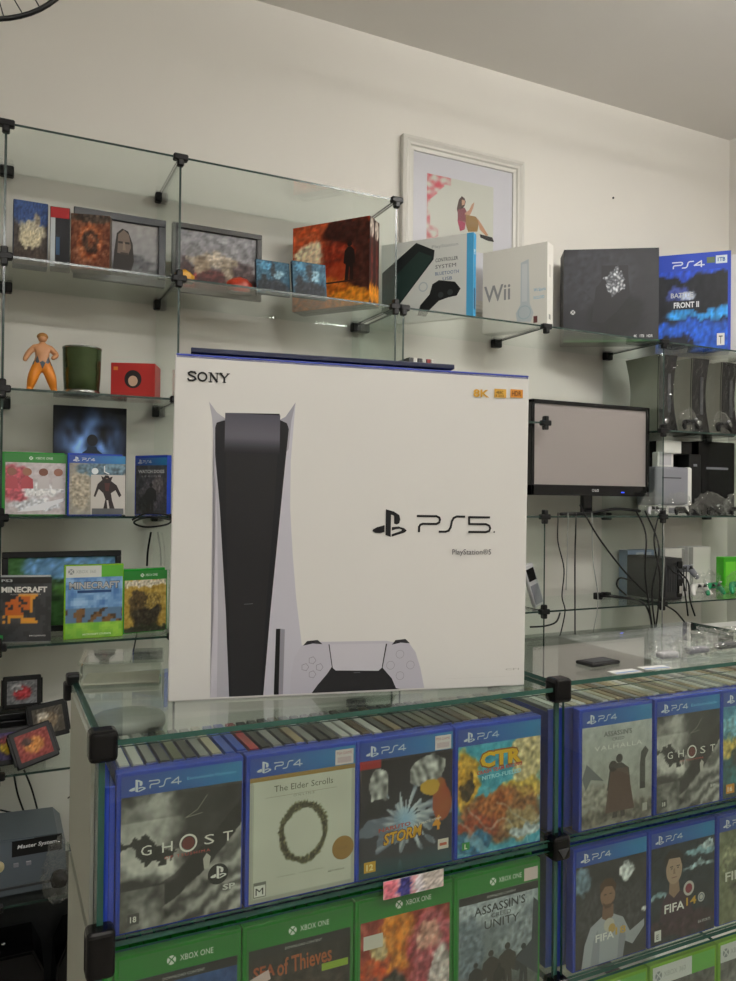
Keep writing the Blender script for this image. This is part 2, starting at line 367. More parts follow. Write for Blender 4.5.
def d_ghost(P, W, H, small=False):
    x = .16
    for ch, dx in (('G', .0), ('H', .17), ('S', .52), ('T', .68)):
        P.text(ch, W*(x+dx), H*(.545+.0*dx), W*.085, H*.075, 'e6e6de')
    P.ring(W*.545, H*.583, W*.075, W*.016, 'e6e6de'); P.disk(W*.545, H*.583, W*.052, '6b302c')
    P.text('OF TSUSHIMA', W*.35, H*.49, W*.38, H*.022, 'c9564e', space=1.3)
    P.stroke([(W*.70, H*.93), (W*.62, H*.83), (W*.52, H*.78), (W*.66, H*.80)], W*.006, '8f8c82')
    P.poly([(W*.68, H*.36), (W*.72, H*.36), (W*.735, H*.45), (W*.70, H*.48), (W*.67, H*.44)], 'b9b6ac')
    if not small: P.disk(W*.80, H*.30, W*.088, '161616'); P.pslogo(W*.735, H*.262, W*.11, 'e8e8e4'); P.text('SP', W*.84, H*.165, W*.11, H*.045, 'cfcfca', bold=.03)
    else: P.text('SP', W*.84, H*.165, W*.09, H*.03, 'cfcfca', bold=.03)
    P.rect(W*.06, H*.05, W*.15, H*.13, '4a4a48'); P.text('18', W*.08, H*.065, W*.05, H*.045, 'e2e2da', bold=.02)
P_ghost = ps4_cover(a_ghost, deco=d_ghost, nu=72, nv=84, extra='Exclusividade PlayStation')
def a_elder(u, v):
    n = nz(u, v, 5, 4); e = min(u, 1-u, v, 1-v); b = .80+.03*n-(.12 if e < .03 else 0)
    dx, dy = (u-.50)/.80*1.0, (v-.50); r = math.hypot(dx*.98, dy*1.13); a = math.atan2(dy, dx)
    k = .252+.014*nz(math.cos(a)*3, math.sin(a)*3, 2, 5); th = .018+.016*abs(nz(math.cos(a)*5, math.sin(a)*5, 4, 6))+.013*abs(math.sin(a*2+.6))+(.010 if math.sin(a*46) > .2 and r > k and a > .1 else 0)
    d = abs(r-k)/th
    if d < 1: q = .17+.55*abs(nz(u, v, 60, 7))+.08*d; return (q, q*.94, q*.66)
    if d < 1.25: return (b*.8, b*.8, b*.68)
    return (b, b, b*.93)
def d_elder(P, W, H):
    P.rect(0, H*.965, W, H, '9a7a3c'); P.rect(W*.03, H*.02, W*.035, H*.95, 'a8a89a'); P.rect(W*.965, H*.02, W*.97, H*.95, 'a8a89a')
    P.text('The Elder Scrolls', W*.22, H*.865, W*.56, H*.05, '5d5a48'); P.rect(W*.14, H*.825, W*.82, H*.829, 'a3a08e'); P.text('O N L I N E', W*.40, H*.805, W*.2, H*.018, '8a8776')
    P.disk(W*.885, H*.31, W*.108, '9a7436'); P.text('GOLD', W*.84, H*.30, W*.09, H*.02, '7c5c28')
    P.rect(W*.04, H*.045, W*.155, H*.165, '77776e'); P.rect(W*.047, H*.052, W*.148, H*.14, 'e2e2da'); P.text('M', W*.06, H*.065, W*.07, H*.055, '22221e', bold=.0)
    P.text('BETHESDA', W*.74, H*.13, W*.16, H*.014, '5d5a48'); P.text('TAMRIEL  UNLIMITED', W*.25, H*.17, W*.45, H*.012, 'a3a08e')
P_elder = ps4_cover(a_elder, deco=d_elder, nu=90, nv=104, sticker=True)
def a_storm(u, v):
    n = nz(u, v, 4, 8)+.6*nz(u, v, 10, 9); c = mixc((.20, .21, .25), (.14, .12, .14), v)
    a = math.atan2(v-.45, u-.48); r = math.hypot(u-.48, (v-.45)*1.2)
    w = (.30+.34*nz(math.cos(a)*2.5, math.sin(a)*2.5, 1.8, 10)+.05*math.sin(a*9+r*16)+.22*n)
    if r < w: c = mixc((.80, .84, .86), (.40, .44, .50), r/w+.9*n+.25*math.sin(a*23+r*30))
    if r < .13: c = mixc((.55, .72, .85), c, r*6)
    if ((u-.2)/.1)**2+((v-.74)/.18)**2 < 1+.8*n or ((u-.72)/.2)**2+((v-.84-.25*(u-.7))/.1)**2 < 1+n: e = .60+.35*nz(u, v, 18, 33)+.14*math.sin((u+.4*v)*55+6*n); c = (e, e, e*.98)
    if ((u-.88)/.1)**2+((v-.55)/.16)**2 < 1+n: c = (.62, .28+.1*n, .16)
    if ((u-.74)/.09)**2+((v-.68)/.06)**2 < 1+n: c = (.78, .62, .2)
    if ((u-.17)/.14)**2+((v-.58)/.08)**2 < 1+n: c = (.13, .13, .15)
    if v < .16+.06*n: c = mixc((.12, .3, .33), c, v*5)
    if u < .22 and v > .93: c = (.6, .12, .12)
    return c
def d_storm(P, W, H):
    P.text('NARUTO', W*.2, H*.37, W*.34, H*.035, 'b33b30', bold=.02, rot=.05); P.text('STORM', W*.24, H*.245, W*.42, H*.11, '5a2410', bold=.07, rot=.08, shear=.2)
    P.text('STORM', W*.25, H*.25, W*.4, H*.1, 'e0a820', bold=.03, rot=.08, shear=.2); P.text('4', W*.78, H*.30, W*.09, H*.13, 'dd9426', bold=.03)
    P.rect(W*.05, H*.05, W*.17, H*.14, 'c99a28'); P.text('12', W*.075, H*.065, W*.07, H*.055, 'f0e0a0', bold=.03); P.rect(W*.84, H*.12, W*.96, H*.21, 'd8cfc4'); P.rect(W*.86, H*.15, W*.94, H*.175, 'c05a3c')
    P.text('ULTIMATE NINJA', W*.58, H*.36, W*.3, H*.028, 'dcd8cc', bold=.01, rot=.1)
P_storm = ps4_cover(a_storm, deco=d_storm, nu=80, nv=92, sticker=True)
f_ctr = blobs('3fa0b8', [(.85, .8, .2, .35, 'c9b98a'), (.1, .68, .16, .28, 'c89a2e'), (.12, .62, .06, .1, '3a2a12'), (.75, .5, .35, .12, 'cfb050'), (.5, .3, .5, .25, '8a5a34'), (.45, .42, .2, .16, 'a05a28'), (.22, .22, .25, .16, '96401f'), (.75, .2, .2, .16, 'a08a60'), (.8, .13, .2, .06, 'b9c4c8'), (.1, .1, .3, .12, '2b6d92')], 11, .16)
def a_ctr(u, v):
    c = f_ctr(u, v)
    if v < .45 and math.sin((u*.5+v)*30+5*nz(u, v, 5, 2)) > .93: c = mixc(c, (.85, .92, .95), .35)
    return c
def d_ctr(P, W, H):
    P.text('CTR', W*.245, H*.765, W*.53, H*.17, '8f5410', bold=.07); P.text('CTR', W*.26, H*.78, W*.5, H*.14, 'e2b21a', bold=.045)
    P.text('CRASH TEAM RACING', W*.22, H*.72, W*.55, H*.035, 'c2453a', bold=.03, rot=.06); P.text('NITRO-FUELED', W*.28, H*.665, W*.48, H*.04, '9ddcea', bold=.03, rot=.04)
    P.rect(W*.05, H*.06, W*.14, H*.13, '2a8a3a'); P.text('L', W*.08, H*.07, W*.03, H*.045, 'e8f0d0', bold=.03)
P_ctr = ps4_cover(a_ctr, deco=d_ctr, nu=70, nv=80)
f_val = blobs('94948a', [(.5, .1, .6, .1, '6d6860'), (.2, .3, .3, .1, '97948a')], 13, .07, top='b2b6b2')
def d_val(P, W, H):
    P.text("ASSASSIN'S", W*.3, H*.885, W*.4, H*.05, '2e2f30'); P.text('CREED', W*.42, H*.835, W*.17, H*.03, '2e2f30'); P.text('VALHALLA', W*.17, H*.755, W*.68, H*.045, 'dcdcd6', space=1.2)
    P.poly([(W*.82, H*.3), (W*.9, H*.3), (W*.9, H*.6), (W*.95, H*.68), (W*.9, H*.73), (W*.84, H*.68), (W*.82, H*.55)], '4b4a48')
    P.poly([(W*.0, H*.5), (W*.06, H*.64), (W*.3, H*.45), (W*.12, H*.48), (W*.05, H*.38)], '6a6d70')
    fig(P, W*.52, H*.06, H*.64, '3f3c3a', .2); P.poly([(W*.40, H*.55), (W*.64, H*.55), (W*.74, H*.12), (W*.32, H*.12)], '5b463f'); P.disk(W*.43, H*.58, W*.06, '37322f')
    P.rect(W*.86, H*.07, W*.93, H*.15, 'b0aea6')
P_val = ps4_cover(f_val, deco=d_val)
P_ghost2 = ps4_cover(a_ghost, deco=lambda P, W, H: d_ghost(P, W, H, True), extra='Exclusividade')
P_land = ps4_cover(blobs('1c3d42', [(.5, .55, .6, .14, 'cbb35a'), (.3, .8, .4, .12, '7fb7c8'), (.5, .3, .7, .16, '24585c'), (.25, .42, .12, .12, '1a2c30'), (.6, .2, .5, .1, '2b7a80')], 14, .1, top='3f88a6'),
                   deco=lambda P, W, H: (P.rect(W*.05, H*.05, W*.19, H*.15, 'd98f1e'), P.text('16', W*.075, H*.07, W*.08, H*.055, 'f4ead0', bold=.03)))
def player(P, W, H):
    f = lambda L: [(W*a, H*b) for a, b in L]
    tri(P, f([(.08, 0), (.12, .22), (.20, .38), (.36, .46), (.52, .46), (.66, .40), (.76, .24), (.97, .32), (.97, .25), (.80, .10), (.68, .16), (.66, 0)]), 'a4a8b0')
    tri(P, f([(.20, 0), (.24, .24), (.30, .34), (.33, .2), (.32, 0)]), '8d929a'); tri(P, f([(.58, 0), (.60, .22), (.66, .34), (.70, .2), (.66, 0)]), '8d929a')
    tri(P, f([(.36, .44), (.37, .56), (.52, .56), (.52, .44), (.44, .40)]), '7c5c4a'); P.disk(W*.44, H*.66, W*.105, '8f6e5a', H*.12)
    tri(P, f([(.33, .68), (.33, .78), (.40, .83), (.50, .82), (.56, .75), (.54, .68), (.50, .74), (.40, .75)]), '4d3524'); tri(P, f([(.36, .60), (.40, .53), (.48, .53), (.53, .60), (.48, .57), (.41, .57)]), '5a4030')
    P.rect(W*.385, H*.665, W*.42, H*.675, '3a2a22'); P.rect(W*.46, H*.665, W*.495, H*.675, '3a2a22'); P.disk(W*.46, H*.36, W*.075, 'c2bdb0'); P.disk(W*.50, H*.32, W*.05, 'b89850')
    P.text('FIFA', W*.27, H*.22, W*.26, H*.075, 'e4e4e0', bold=.02); P.text('18', W*.55, H*.24, W*.15, H*.075, 'c9a040', bold=.02)
P_f18 = ps4_cover(blobs('2c2d30', [(.72, .88, .10, .07, 'dfe4e6'), (.06, .85, .12, .12, '6c8394'), (.5, .5, .5, .3, '3b3c40'), (.96, .45, .06, .04, 'd0d0d0')], 15, .04), deco=player)
def portrait(P, W, H):
    f = lambda L: [(W*a, H*b) for a, b in L]
    tri(P, f([(.12, .22), (.18, .44), (.27, .52), (.42, .52), (.58, .44), (.66, .22)]), '3c2433'); tri(P, f([(.27, .50), (.28, .62), (.42, .62), (.44, .50), (.35, .44)]), '927762')
    P.disk(W*.35, H*.74, W*.125, 'a98f7a', H*.155); tri(P, f([(.22, .76), (.21, .88), (.28, .95), (.42, .94), (.49, .86), (.475, .76), (.44, .85), (.27, .86)]), '241c18')
    for x in (.285, .385): P.rect(W*x, H*.765, W*(x+.05), H*.775, '2c221c'); P.rect(W*(x+.01), H*.745, W*(x+.04), H*.755, '3c2e26')
    tri(P, f([(.34, .75), (.36, .75), (.37, .69), (.33, .69)]), '8d735f'); P.rect(W*.31, H*.652, W*.39, H*.660, '7c4c42')
    P.disk(W*.58, H*.5, W*.085, 'c4c0bc'); P.disk(W*.58, H*.5, W*.055, '8a3040')
    P.text('FIFA', W*.20, H*.30, W*.31, H*.09, 'ececea', bold=.02); P.text('14', W*.54, H*.32, W*.16, H*.085, 'd2a22c', bold=.02); P.disk(W*.78, H*.37, W*.055, 'c0c0c0'); P.ring(W*.78, H*.37, W*.04, W*.01, '50607a')
    P.rect(W*.05, H*.04, W*.15, H*.15, 'dcdcd8'); P.text('E', W*.08, H*.06, W*.04, H*.05, '222222'); P.text('EA SPORTS', W*.73, H*.1, W*.2, H*.03, 'cfd4d6')
P_f14 = ps4_cover(blobs('1e2a33', [(.8, .88, .28, .05, '7ea0ac'), (.75, .72, .24, .03, '9db4ba'), (.08, .48, .16, .03, '8aa6b0'), (.85, .94, .1, .03, 'c6d8dc'), (.5, .15, .6, .12, '3a2630')], 16, .06), deco=portrait)
P_olive = ps4_cover(blobs('6f7458', [(.5, .7, .5, .2, '8a8d70'), (.7, .3, .3, .2, '4a4a3c'), (.3, .45, .15, .2, '5a5c48')], 17, .12), deco=lambda P, W, H: P.text('FIFA', W*.1, H*.45, W*.4, H*.1, 'd8d8cc', bold=.02))
P_x1 = xbox_cover(blobs('2a4f86', [(.3, .7, .4, .2, '3f74b0'), (.8, .4, .3, .3, '1e3358')], 18, .1))
def d_thieves(P, W, H):
    P.text('SEA', W*.06, H*.76, W*.2, H*.10, 'a04f2a', bold=.03); P.text('of Thieves', W*.28, H*.74, W*.52, H*.14, 'a85a30', bold=.02, rot=.03)
    P.poly([(W*.02, H*.68), (W*.22, H*.74), (W*.2, H*.82), (W*.0, H*.76)], 'd0b8b4'); P.rect(W*.7, H*.69, W*.96, H*.75, '8fb02e')
P_x2 = xbox_cover(blobs('2d2a26', [(.5, .6, .5, .2, '3b342c'), (.5, .25, .3, .2, '55402c')], 19, .08), deco=d_thieves)
P_x3 = xbox_cover(blobs('8a2c1e', [(.4, .8, .2, .3, 'd07a20'), (.8, .6, .28, .4, 'b0505a'), (.15, .6, .16, .12, 'c24e1e'), (.3, .35, .22, .14, '2b2b24'), (.75, .75, .15, .12, 'd8a090'), (.2, .75, .08, .1, 'd9c090'), (.9, .35, .12, .3, 'cfc0bc')], 20, .22),
                  deco=lambda P, W, H: (P.rect(W*.05, H*.76, W*.25, H*.88, 'd8d2c8')), band=None)
def d_unity(P, W, H):
    P.text("ASSASSIN'S", W*.2, H*.80, W*.62, H*.085, '2e3336', rot=.03, bold=.01); P.text('CREED', W*.40, H*.755, W*.24, H*.04, '3a3f42'); P.text('UNITY', W*.32, H*.66, W*.42, H*.08, '2e3336')
    for x, h, c in ((.22, .36, '2b2c2b'), (.40, .44, '38342e'), (.60, .47, '3c3a34'), (.80, .42, '2d3336'), (.5, .3, '24221f')): fig(P, W*x, H*.02, H*h, c, .2)
    P.poly([(W*.7, H*.3), (W*.98, H*.1), (W*.98, H*.8), (W*.92, H*.85), (W*.9, H*.45)], '39424a'); P.rect(W*.8, H*1.02, W*.97, H*1.14, 'd8c4c2')
P_x4 = xbox_cover(blobs('58605e', [(.5, .9, .5, .2, 'aab4ba'), (.1, .5, .2, .3, '6f7c86'), (.8, .5, .3, .2, '8a949a')], 21, .1, top='8e9aa4'), deco=d_unity)
YD = CY0+.010
def display(x0, zb, name, label, P, m, h=CH, rz=0, group='display game cases facing out in the counter'):
    return game_case(name, label, P, m, (x0-.0006+CW/2, YD, Z(zb)+.0025), rz, group=group)
N = 'game_case'
disp = [display(.1132, -.433, N, 'blue game case with grey windswept cover and round black emblem, leftmost upper counter row', P_ghost, BLUEC),
        display(.2435, -.433, N, 'blue game case with pale cover showing a dark serpent ring and gold seal', P_elder, BLUEC),
        display(.3710, -.433, N, 'blue game case with white splash cover and yellow lettering', P_storm, BLUEC),
        display(.5005, -.433, N, 'blue game case with colourful racing cover and big yellow letters', P_ctr, BLUEC),
        display(.6895, -.433, N, 'blue game case with misty grey cover of cloaked figure and ship prow', P_val, BLUEC),
        display(.8205, -.433, N, 'blue game case with grey windswept cover in the right counter bay', P_ghost2, BLUEC),
        display(.9495, -.433, N, 'blue game case with teal landscape cover and orange rating square, right edge', P_land, BLUEC),
        display(.681, -.612, N, 'blue game case with footballer in white shirt on cover', P_f18, BLUEC),
        display(.8115, -.612, N, 'blue game case with dark football stadium cover and face portrait', P_f14, BLUEC),
        display(.9430, -.612, N, 'blue game case with olive cover at right edge below the teal one', P_olive, BLUEC),
        display(.1130, -.612, N, 'green game case with blue cover, leftmost in lower counter row', P_x1, GREENC),
        display(.2420, -.612, N, 'green game case with dark cover, orange lettering and red tag', P_x2, GREENC),
        display(.3715, -.612, N, 'green game case with red and orange cover and white tag', P_x3, GREENC),
        display(.5010, -.612, N, 'green game case with grey cover of five hooded silhouettes', P_x4, GREENC)]
def x360_cover(art, W, H, deco=None):
    P = Print(W, H); hd = H*.16; P.grid(art, 40, 46, 0, 0, W, H-hd); P.rect(0, H-hd, W*.62, H, 'd3d6d2'); P.rect(W*.62, H-hd, W, H, '5fae3a')
    P.xball(W*.09, H-hd*.5, hd*.25, '8a9090', 'd3d6d2'); P.text('XBOX 360', W*.17, H-hd*.64, W*.35, hd*.28, 'a2a7a4')
    if deco: deco(P, W, H-hd)
    return P
for i, (x, lab) in enumerate(((.683, 'lime game case with white header in lowest visible counter row, partly hidden by corner'), (.815, 'lime game case with white header and red spot, middle of lowest visible row'), (.946, 'lime game case with white header at lower right corner of view'))):
    P = x360_cover(blobs('5a5a56', [(.8, .7, .15, .15, 'b03a34'), (.3, .6, .3, .3, '7c7c78')], 30+i, .15), CW-.009, .158)
    game_case(N, lab, P, LIMEC, (x+CW/2, YD, Z(-.80)+.0025), w=CW, h=.164, group='display game cases facing out in the counter')

# filed cases behind the display row: one prototype mesh per colour, a thing each
TOPS = [('grey', '8d8d88'), ('tan', '9c8a6a'), ('white', 'c9c8c2'), ('dark grey', '44443f'), ('brown', '6b5740'), ('cream', 'b9b197'), ('black', '26261f'), ('olive', '6d6e55')]
proto = {}; FD = .108
def filed_mesh(shellm, key):
    k = (shellm.name, key)
    if k not in proto:
        bm = box_bm(-CT/2, -CT/2+.0012, 0, FD, 0, CH-.005, .0004, 1); box_bm(CT/2-.0012, CT/2, 0, FD, 0, CH-.005, .0004, 1, bm); box_bm(-CT/2, CT/2, 0, .003, 0, CH-.002, .0006, 1, bm)
        me = bpy.data.meshes.new('shell'); bmesh.ops.recalc_face_normals(bm, faces=bm.faces); bm.to_mesh(me); bm.free(); me.materials.append(shellm)
        c = dict((a, b) for a, b in TOPS+[('red', 'a8242c'), ('blue', '2c4fb0')])[key]
        bm = box_bm(-CT/2+.0014, CT/2-.0014, .0035, FD-.002, .002, CH-.0006, .0004, 1)
        m2 = bpy.data.meshes.new('paper_insert'); bmesh.ops.recalc_face_normals(bm, faces=bm.faces); bm.to_mesh(m2); bm.free(); m2.materials.append(mat('insert_'+key.replace(' ', '_'), c, .35, coat=.4))
        proto[k] = (me, m2)
    return proto[k]
def filed_row(x0, x1, zb, shellm, shcol, where, names, group, y=None, cols=None):
    y = YD+CT+.006 if y is None else y; step = CT+.0008; n = int((x1-x0)/step); cnt = {}
    for i in range(n):
        x = x0+CT/2+i*step; key = (cols[i] if cols and i < len(cols) and cols[i] else random.choice(TOPS)[0])
        beh = min(names, key=lambda q: abs(q[0]-x))[1]
        cnt[(beh, key)] = cnt.get((beh, key), 0)+1
        o = thing('filed_game_case', '', 'game case', (x, y+random.uniform(0, .005), Z(zb)+.0025), 0, group)
        o['_k'] = (beh+'|'+key); o['_i'] = cnt[(beh, key)]
        a, b = filed_mesh(shellm, key)
        for nm, me in (('shell', a), ('paper_insert', b)):
            c = bpy.data.objects.new(nm, me); COL.objects.link(c); c.parent = o
    ordn = ['first', 'second', 'third', 'fourth', 'fifth', 'sixth', 'seventh', 'eighth', 'ninth', 'tenth']
    for o in [q for q in COL.objects if q.get('group') == group and '_k' in q]:
        beh, key = o['_k'].split('|'); i = o['_i']
        o['label'] = (f'{shcol} game case filed edge-on, {key} top, ' + (f'behind {beh}' if cnt[(beh, key)] == 1 else f'{ordn[i-1]} such behind {beh}'))
        del o['_k'], o['_i']
filed_row(.117, .640, -.433, BLUED, 'blue', 'upper left', [(.178, 'windswept cover'), (.306, 'ring cover'), (.432, 'splash cover'), (.575, 'racing cover')], 'cases filed edge-on, upper left counter bay',
          cols=['white', 'white', 'grey', 'dark grey', 'olive', 'dark grey', 'grey', 'cream', 'blue', 'blue', 'red', 'black', 'grey', 'dark grey'])
filed_row(.656, 1.19, -.433, BLUED, 'blue', 'upper right', [(.75, 'misty cover'), (.88, 'right windswept cover'), (1.02, 'teal cover')], 'cases filed edge-on, upper right counter bay', cols=['grey', 'white', 'grey', 'cream', 'white', 'tan', 'dark grey', 'white', 'cream', 'tan', 'brown', 'grey', 'tan', 'cream', 'white', 'olive', 'tan', 'brown', 'cream', 'grey', 'tan', 'white']*2)
filed_row(.656, 1.19, -.612, BLUED, 'blue', 'lower right', [(.75, 'footballer cover'), (.88, 'stadium cover'), (1.02, 'olive cover')], 'cases filed edge-on, lower right counter bay', cols=['black', 'dark grey', 'blue', 'black', 'blue', 'dark grey', 'black']*6)
filed_row(.117, .640, -.612, GREENC, 'green', 'lower left', [(.178, 'blue green-case cover'), (.306, 'orange-lettered cover'), (.432, 'red cover'), (.575, 'hooded silhouettes cover')], 'cases filed edge-on, lower left counter bay', cols=['dark grey', 'black', 'grey', 'black']*10)
for zb_, m_, l_ in ((-.433, BLUEC, 'blue game case standing spine-out at the far left end of the upper counter row'), (-.612, GREENC, 'green game case standing spine-out at the far left end of the lower counter row')):
    o = thing('game_case', l_, 'game case', (.1070, YD+.001, Z(zb_)+.0025), 0, 'cases standing spine-out at the counter end'); box('shell', (-.0052, .0052, 0, .12, 0, .147), m_, o, .0015); box('spine_label', (-.0035, .0035, -.0004, .0004, .006, .14), mat('spine_'+m_.name, '2b46b8' if m_ is BLUEC else '2c9a38', .25, coat=.4), o)
# pink price tags stuck to the front glass
o = thing('price_tag_strip', 'pink and white price tag strip on counter front glass below the splash cover', 'price tag', at(414, 893, CY0-.0035))
P = Print(.078, .020); P.grid(blobs('d8a0a4', [(.35, .5, .12, .9, '3c3c7c'), (.62, .5, .1, .9, 'c9c4c8'), (.85, .6, .2, .8, 'b8b0a8'), (.1, .5, .1, .9, 'c8707c')], 40, .15), 24, 8); P.build('paper', o, (-.039, 0, 0))
box('backing', (-.039, .039, .0002, .0006, 0, .020), WHITE, o)

# ------------------------------------------------------------------ large white console box standing on the counter
A, B = Vector(atz(167.5, 702.3, -.2343)[:2]), Vector(atz(524.5, 685.5, -.2343)[:2]); BW = (B-A).length; BD = .150; BH = .3975
SLX, SLZ = .0085, .016           # the carton has slumped a little: leans right, right side slightly lower
def slump(me, off=0):
    for v in me.vertices: x, z = v.co.x-off, v.co.z; v.co.z = z*(1-SLZ*(x/BW+.5)); v.co.x += SLX*z
th = math.atan2(B.y-A.y, B.x-A.x); mid = (A+B)/2
o = thing('console_box', 'large white game console box with blue top rim standing on the counter', 'box', (mid.x, mid.y, Z(-.2343)), th)
slump(box('carton', (-BW/2, BW/2, .0003, BD, 0, BH), CARD, o, .0015).data)
slump(box('blue_lid_rim', (-BW/2+.001, BW/2-.0005, .0003, BD-.001, BH-.0048, BH+.001), mat('blue_card', '24379a', .4), o, .0012).data)
dirx = Vector((math.cos(th), math.sin(th), 0)); nrm = Vector((math.sin(th), -math.cos(th), 0)); O3 = Vector((A.x, A.y, Z(-.2343)))
def fu(px, py):                  # measured print positions on the front face
    v = r2*((px-368)/F) + u2*((490.5-py)/F) + fw; c = Vector((0, 0, EYE)); t = (O3-c).dot(nrm)/v.dot(nrm); q = c+v*t-O3
    u, z = q.dot(dirx), q.z; z = z/(1-SLZ*u/BW); return (u-SLX*z, z)
P = Print(BW, BH)
def z6(L): return [fu(180+x/3.27, 400+y/3.27) for x, y in L]
def z7(L): return [fu(290+x/3.067, 600+y/3.067) for x, y in L]
def clampv(L): return [(u, max(v, .003)) for u, v in L]
P.rect(.0015, .0015, BW-.0015, BH-.0055, 'dad9d6')
tri(P, clampv(z6([(95, 5), (105, 60), (112, 150), (118, 300), (115, 500), (110, 700), (98, 990), (165, 990), (150, 700), (135, 400), (120, 200), (115, 90), (128, 68), (150, 62), (120, 40)])), 'aeadb6')
tri(P, clampv(z6([(108, 100), (112, 150), (118, 300), (115, 500), (110, 700), (98, 990), (120, 990), (124, 700), (122, 400), (114, 150)])), 'c3c1ca')
tri(P, clampv(z6([(378, 8), (345, 55), (324, 66), (352, 90), (345, 200), (325, 400), (305, 600), (285, 800), (272, 990), (405, 990), (398, 800), (380, 650), (368, 500), (360, 350), (362, 200), (372, 80)])), 'c0bfca')
tri(P, clampv(z6([(378, 8), (345, 55), (324, 66), (352, 90), (348, 170), (355, 160), (364, 70)])), '9a99a4')
tri(P, clampv(z6([(148, 42), (326, 45), (326, 65), (350, 76), (356, 95), (345, 200), (320, 450), (295, 700), (272, 990), (160, 990), (150, 700), (130, 350), (115, 180), (115, 90), (120, 74), (148, 66)])), '17171c')
tri(P, clampv(z6([(150, 170), (322, 150), (300, 450), (280, 700), (264, 990), (168, 990), (160, 700), (150, 400)])), '1f1f22')
g0, g1 = z6([(148, 42)])[0], z6([(326, 150)])[0]; gb = z6([(148, 172)])[0]
P.k += 1; P.grid(lambda u, v: mixc(hx('1b1b20'), hx('5d5c66'), min(1, v*2.6)) if v < .5 else mixc(hx('5d5c66'), hx('4c4b56'), (v-.5)*2), 8, 16, g0[0], gb[1], g1[0], g0[1])
tri(P, clampv(z6([(314, 748), (328, 748), (322, 990), (306, 990)])), '0f0f12'); tri(P, clampv(z6([(328, 748), (343, 750), (336, 990), (322, 990)])), '8f8e98')
P.stroke(z6([(210, 668), (238, 666)]), .0006, '6a6a70')
for x, y, rr in ((455, 250, 0),): pass
tri(P, clampv(z7([(0, 310), (2, 240), (12, 180), (35, 140), (70, 128), (118, 128), (296, 125), (320, 130), (365, 132), (385, 160), (400, 210), (411, 300)])), 'bdbbc6')
tri(P, clampv(z7([(66, 310), (85, 260), (115, 225), (128, 205), (118, 136), (122, 136), (140, 216), (272, 217), (294, 134), (298, 134), (284, 208), (312, 240), (325, 270), (336, 310)])), '1b1b1f')
tri(P, z7([(121, 136), (294, 133), (281, 208), (272, 216), (140, 216), (131, 208)]), 'c6c4cd')
for (x0, y0, x1, y1) in ((40, 122, 100, 140), (312, 119, 368, 137)):
    a, b = z7([(x0, y1)])[0], z7([(x1, y0)])[0]; P.poly([(a[0], a[1]), (a[0]+(b[0]-a[0])*.2, b[1]-.001), (b[0]-(b[0]-a[0])*.25, b[1]), (b[0], a[1]+.001), ((a[0]+b[0])/2, a[1]+.0022)], '222226')
for x, y in ((68, 185), (68, 228), (46, 206), (90, 206)):
    a = z7([(x, y)])[0]; P.ring(a[0], a[1], .0048, .0006, '77767f', 5)
for x, y in ((337, 166), (337, 232), (308, 200), (369, 199)):
    a = z7([(x, y)])[0]; P.ring(a[0], a[1], .0052, .0005, '8d8c96', 18)
a = z7([(205, 222)])[0]; P.rect(a[0]-.004, a[1]-.0006, a[0]+.004, a[1]+.0006, '5a5a60')
# blue-white panel of lettering
a, b = fu(372.3, 536.8), fu(372.3, 509); P.pslogo(a[0], a[1], b[1]-a[1], '101014')
a, b = fu(417, 531.5), fu(417, 516); P.psword(a[0], a[1], b[1]-a[1], '101014', 5, .14, (fu(490, 530)[0]-a[0])/4.68/(b[1]-a[1]))
a = fu(494, 532); P.disk(a[0], a[1], .0011, '3a3a3e')
a, b = fu(452, 557), fu(491, 549); P.text('PlayStation\u00ae5', a[0], a[1]+.001, b[0]-a[0], b[1]-a[1]-.001, '55555a')
def serif(P, a, b, col):
    w, h = (b[0]-a[0]), (b[1]-a[1]); x, y = a; t = h*.2; f = lambda L: [(x+p*w, y+q*h) for p, q in L]
    P.stroke(f([(.195, .8), (.17, .97), (.08, 1), (.02, .85), (.04, .66), (.17, .42), (.2, .2), (.13, .02), (.04, .02), (.01, .2)]), t, col)
    P.ring(x+.36*w, y+.5*h, .125*w, .045*w, col, ry=.56*h)
    P.stroke(f([(.56, 0), (.56, 1)]), t*.6, col); P.stroke(f([(.56, .98), (.72, .03)]), t*1.15, col); P.stroke(f([(.72, 0), (.72, 1)]), t*.6, col)
    for q in ((.52, .6, 0), (.51, .58, 1), (.68, .76, 1)): P.stroke(f([(q[0], q[2]), (q[1], q[2])]), t*.45, col)
    P.stroke(f([(.80, 1), (.9, .48), (.9, 0)]), t*1.1, col); P.stroke(f([(1, 1), (.9, .48)]), t*.7, col)
    for q in ((.77, .85, 1), (.96, 1.03, 1), (.86, .94, 0)): P.stroke(f([(q[0], q[2]), (q[1], q[2])]), t*.45, col)
serif(P, fu(187.5, 380.5), fu(228.5, 374.0), '18181a')
a, b = fu(473, 397), fu(489, 390); P.text('8K', a[0], a[1], b[0]-a[0], b[1]-a[1], 'c99a3a', bold=.03)
a, b = fu(494, 397.5), fu(506, 389.5); P.rect(*a, *b, 'd0a040'); P.text('4K', a[0]+.002, a[1]+.0045, .011, .004, '7a5a18', bold=.03); P.text('120', a[0]+.002, a[1]+.0008, .011, .003, '7a5a18', bold=.02)
a, b = fu(510, 397.5), fu(522.5, 390); P.rect(*a, *b, 'd08a30'); P.text('HDR', a[0]+.002, a[1]+.002, b[0]-a[0]-.004, b[1]-a[1]-.004, '6a3a10', bold=.03)
a, b = fu(446, 678.5), fu(522, 676); P.text('DISPONIBILIDADE DE JOGOS E RECURSOS DO CONSOLE SUJEITA A ALTERACAO', a[0], a[1], b[0]-a[0], b[1]-a[1]+.0008, '8a8984')
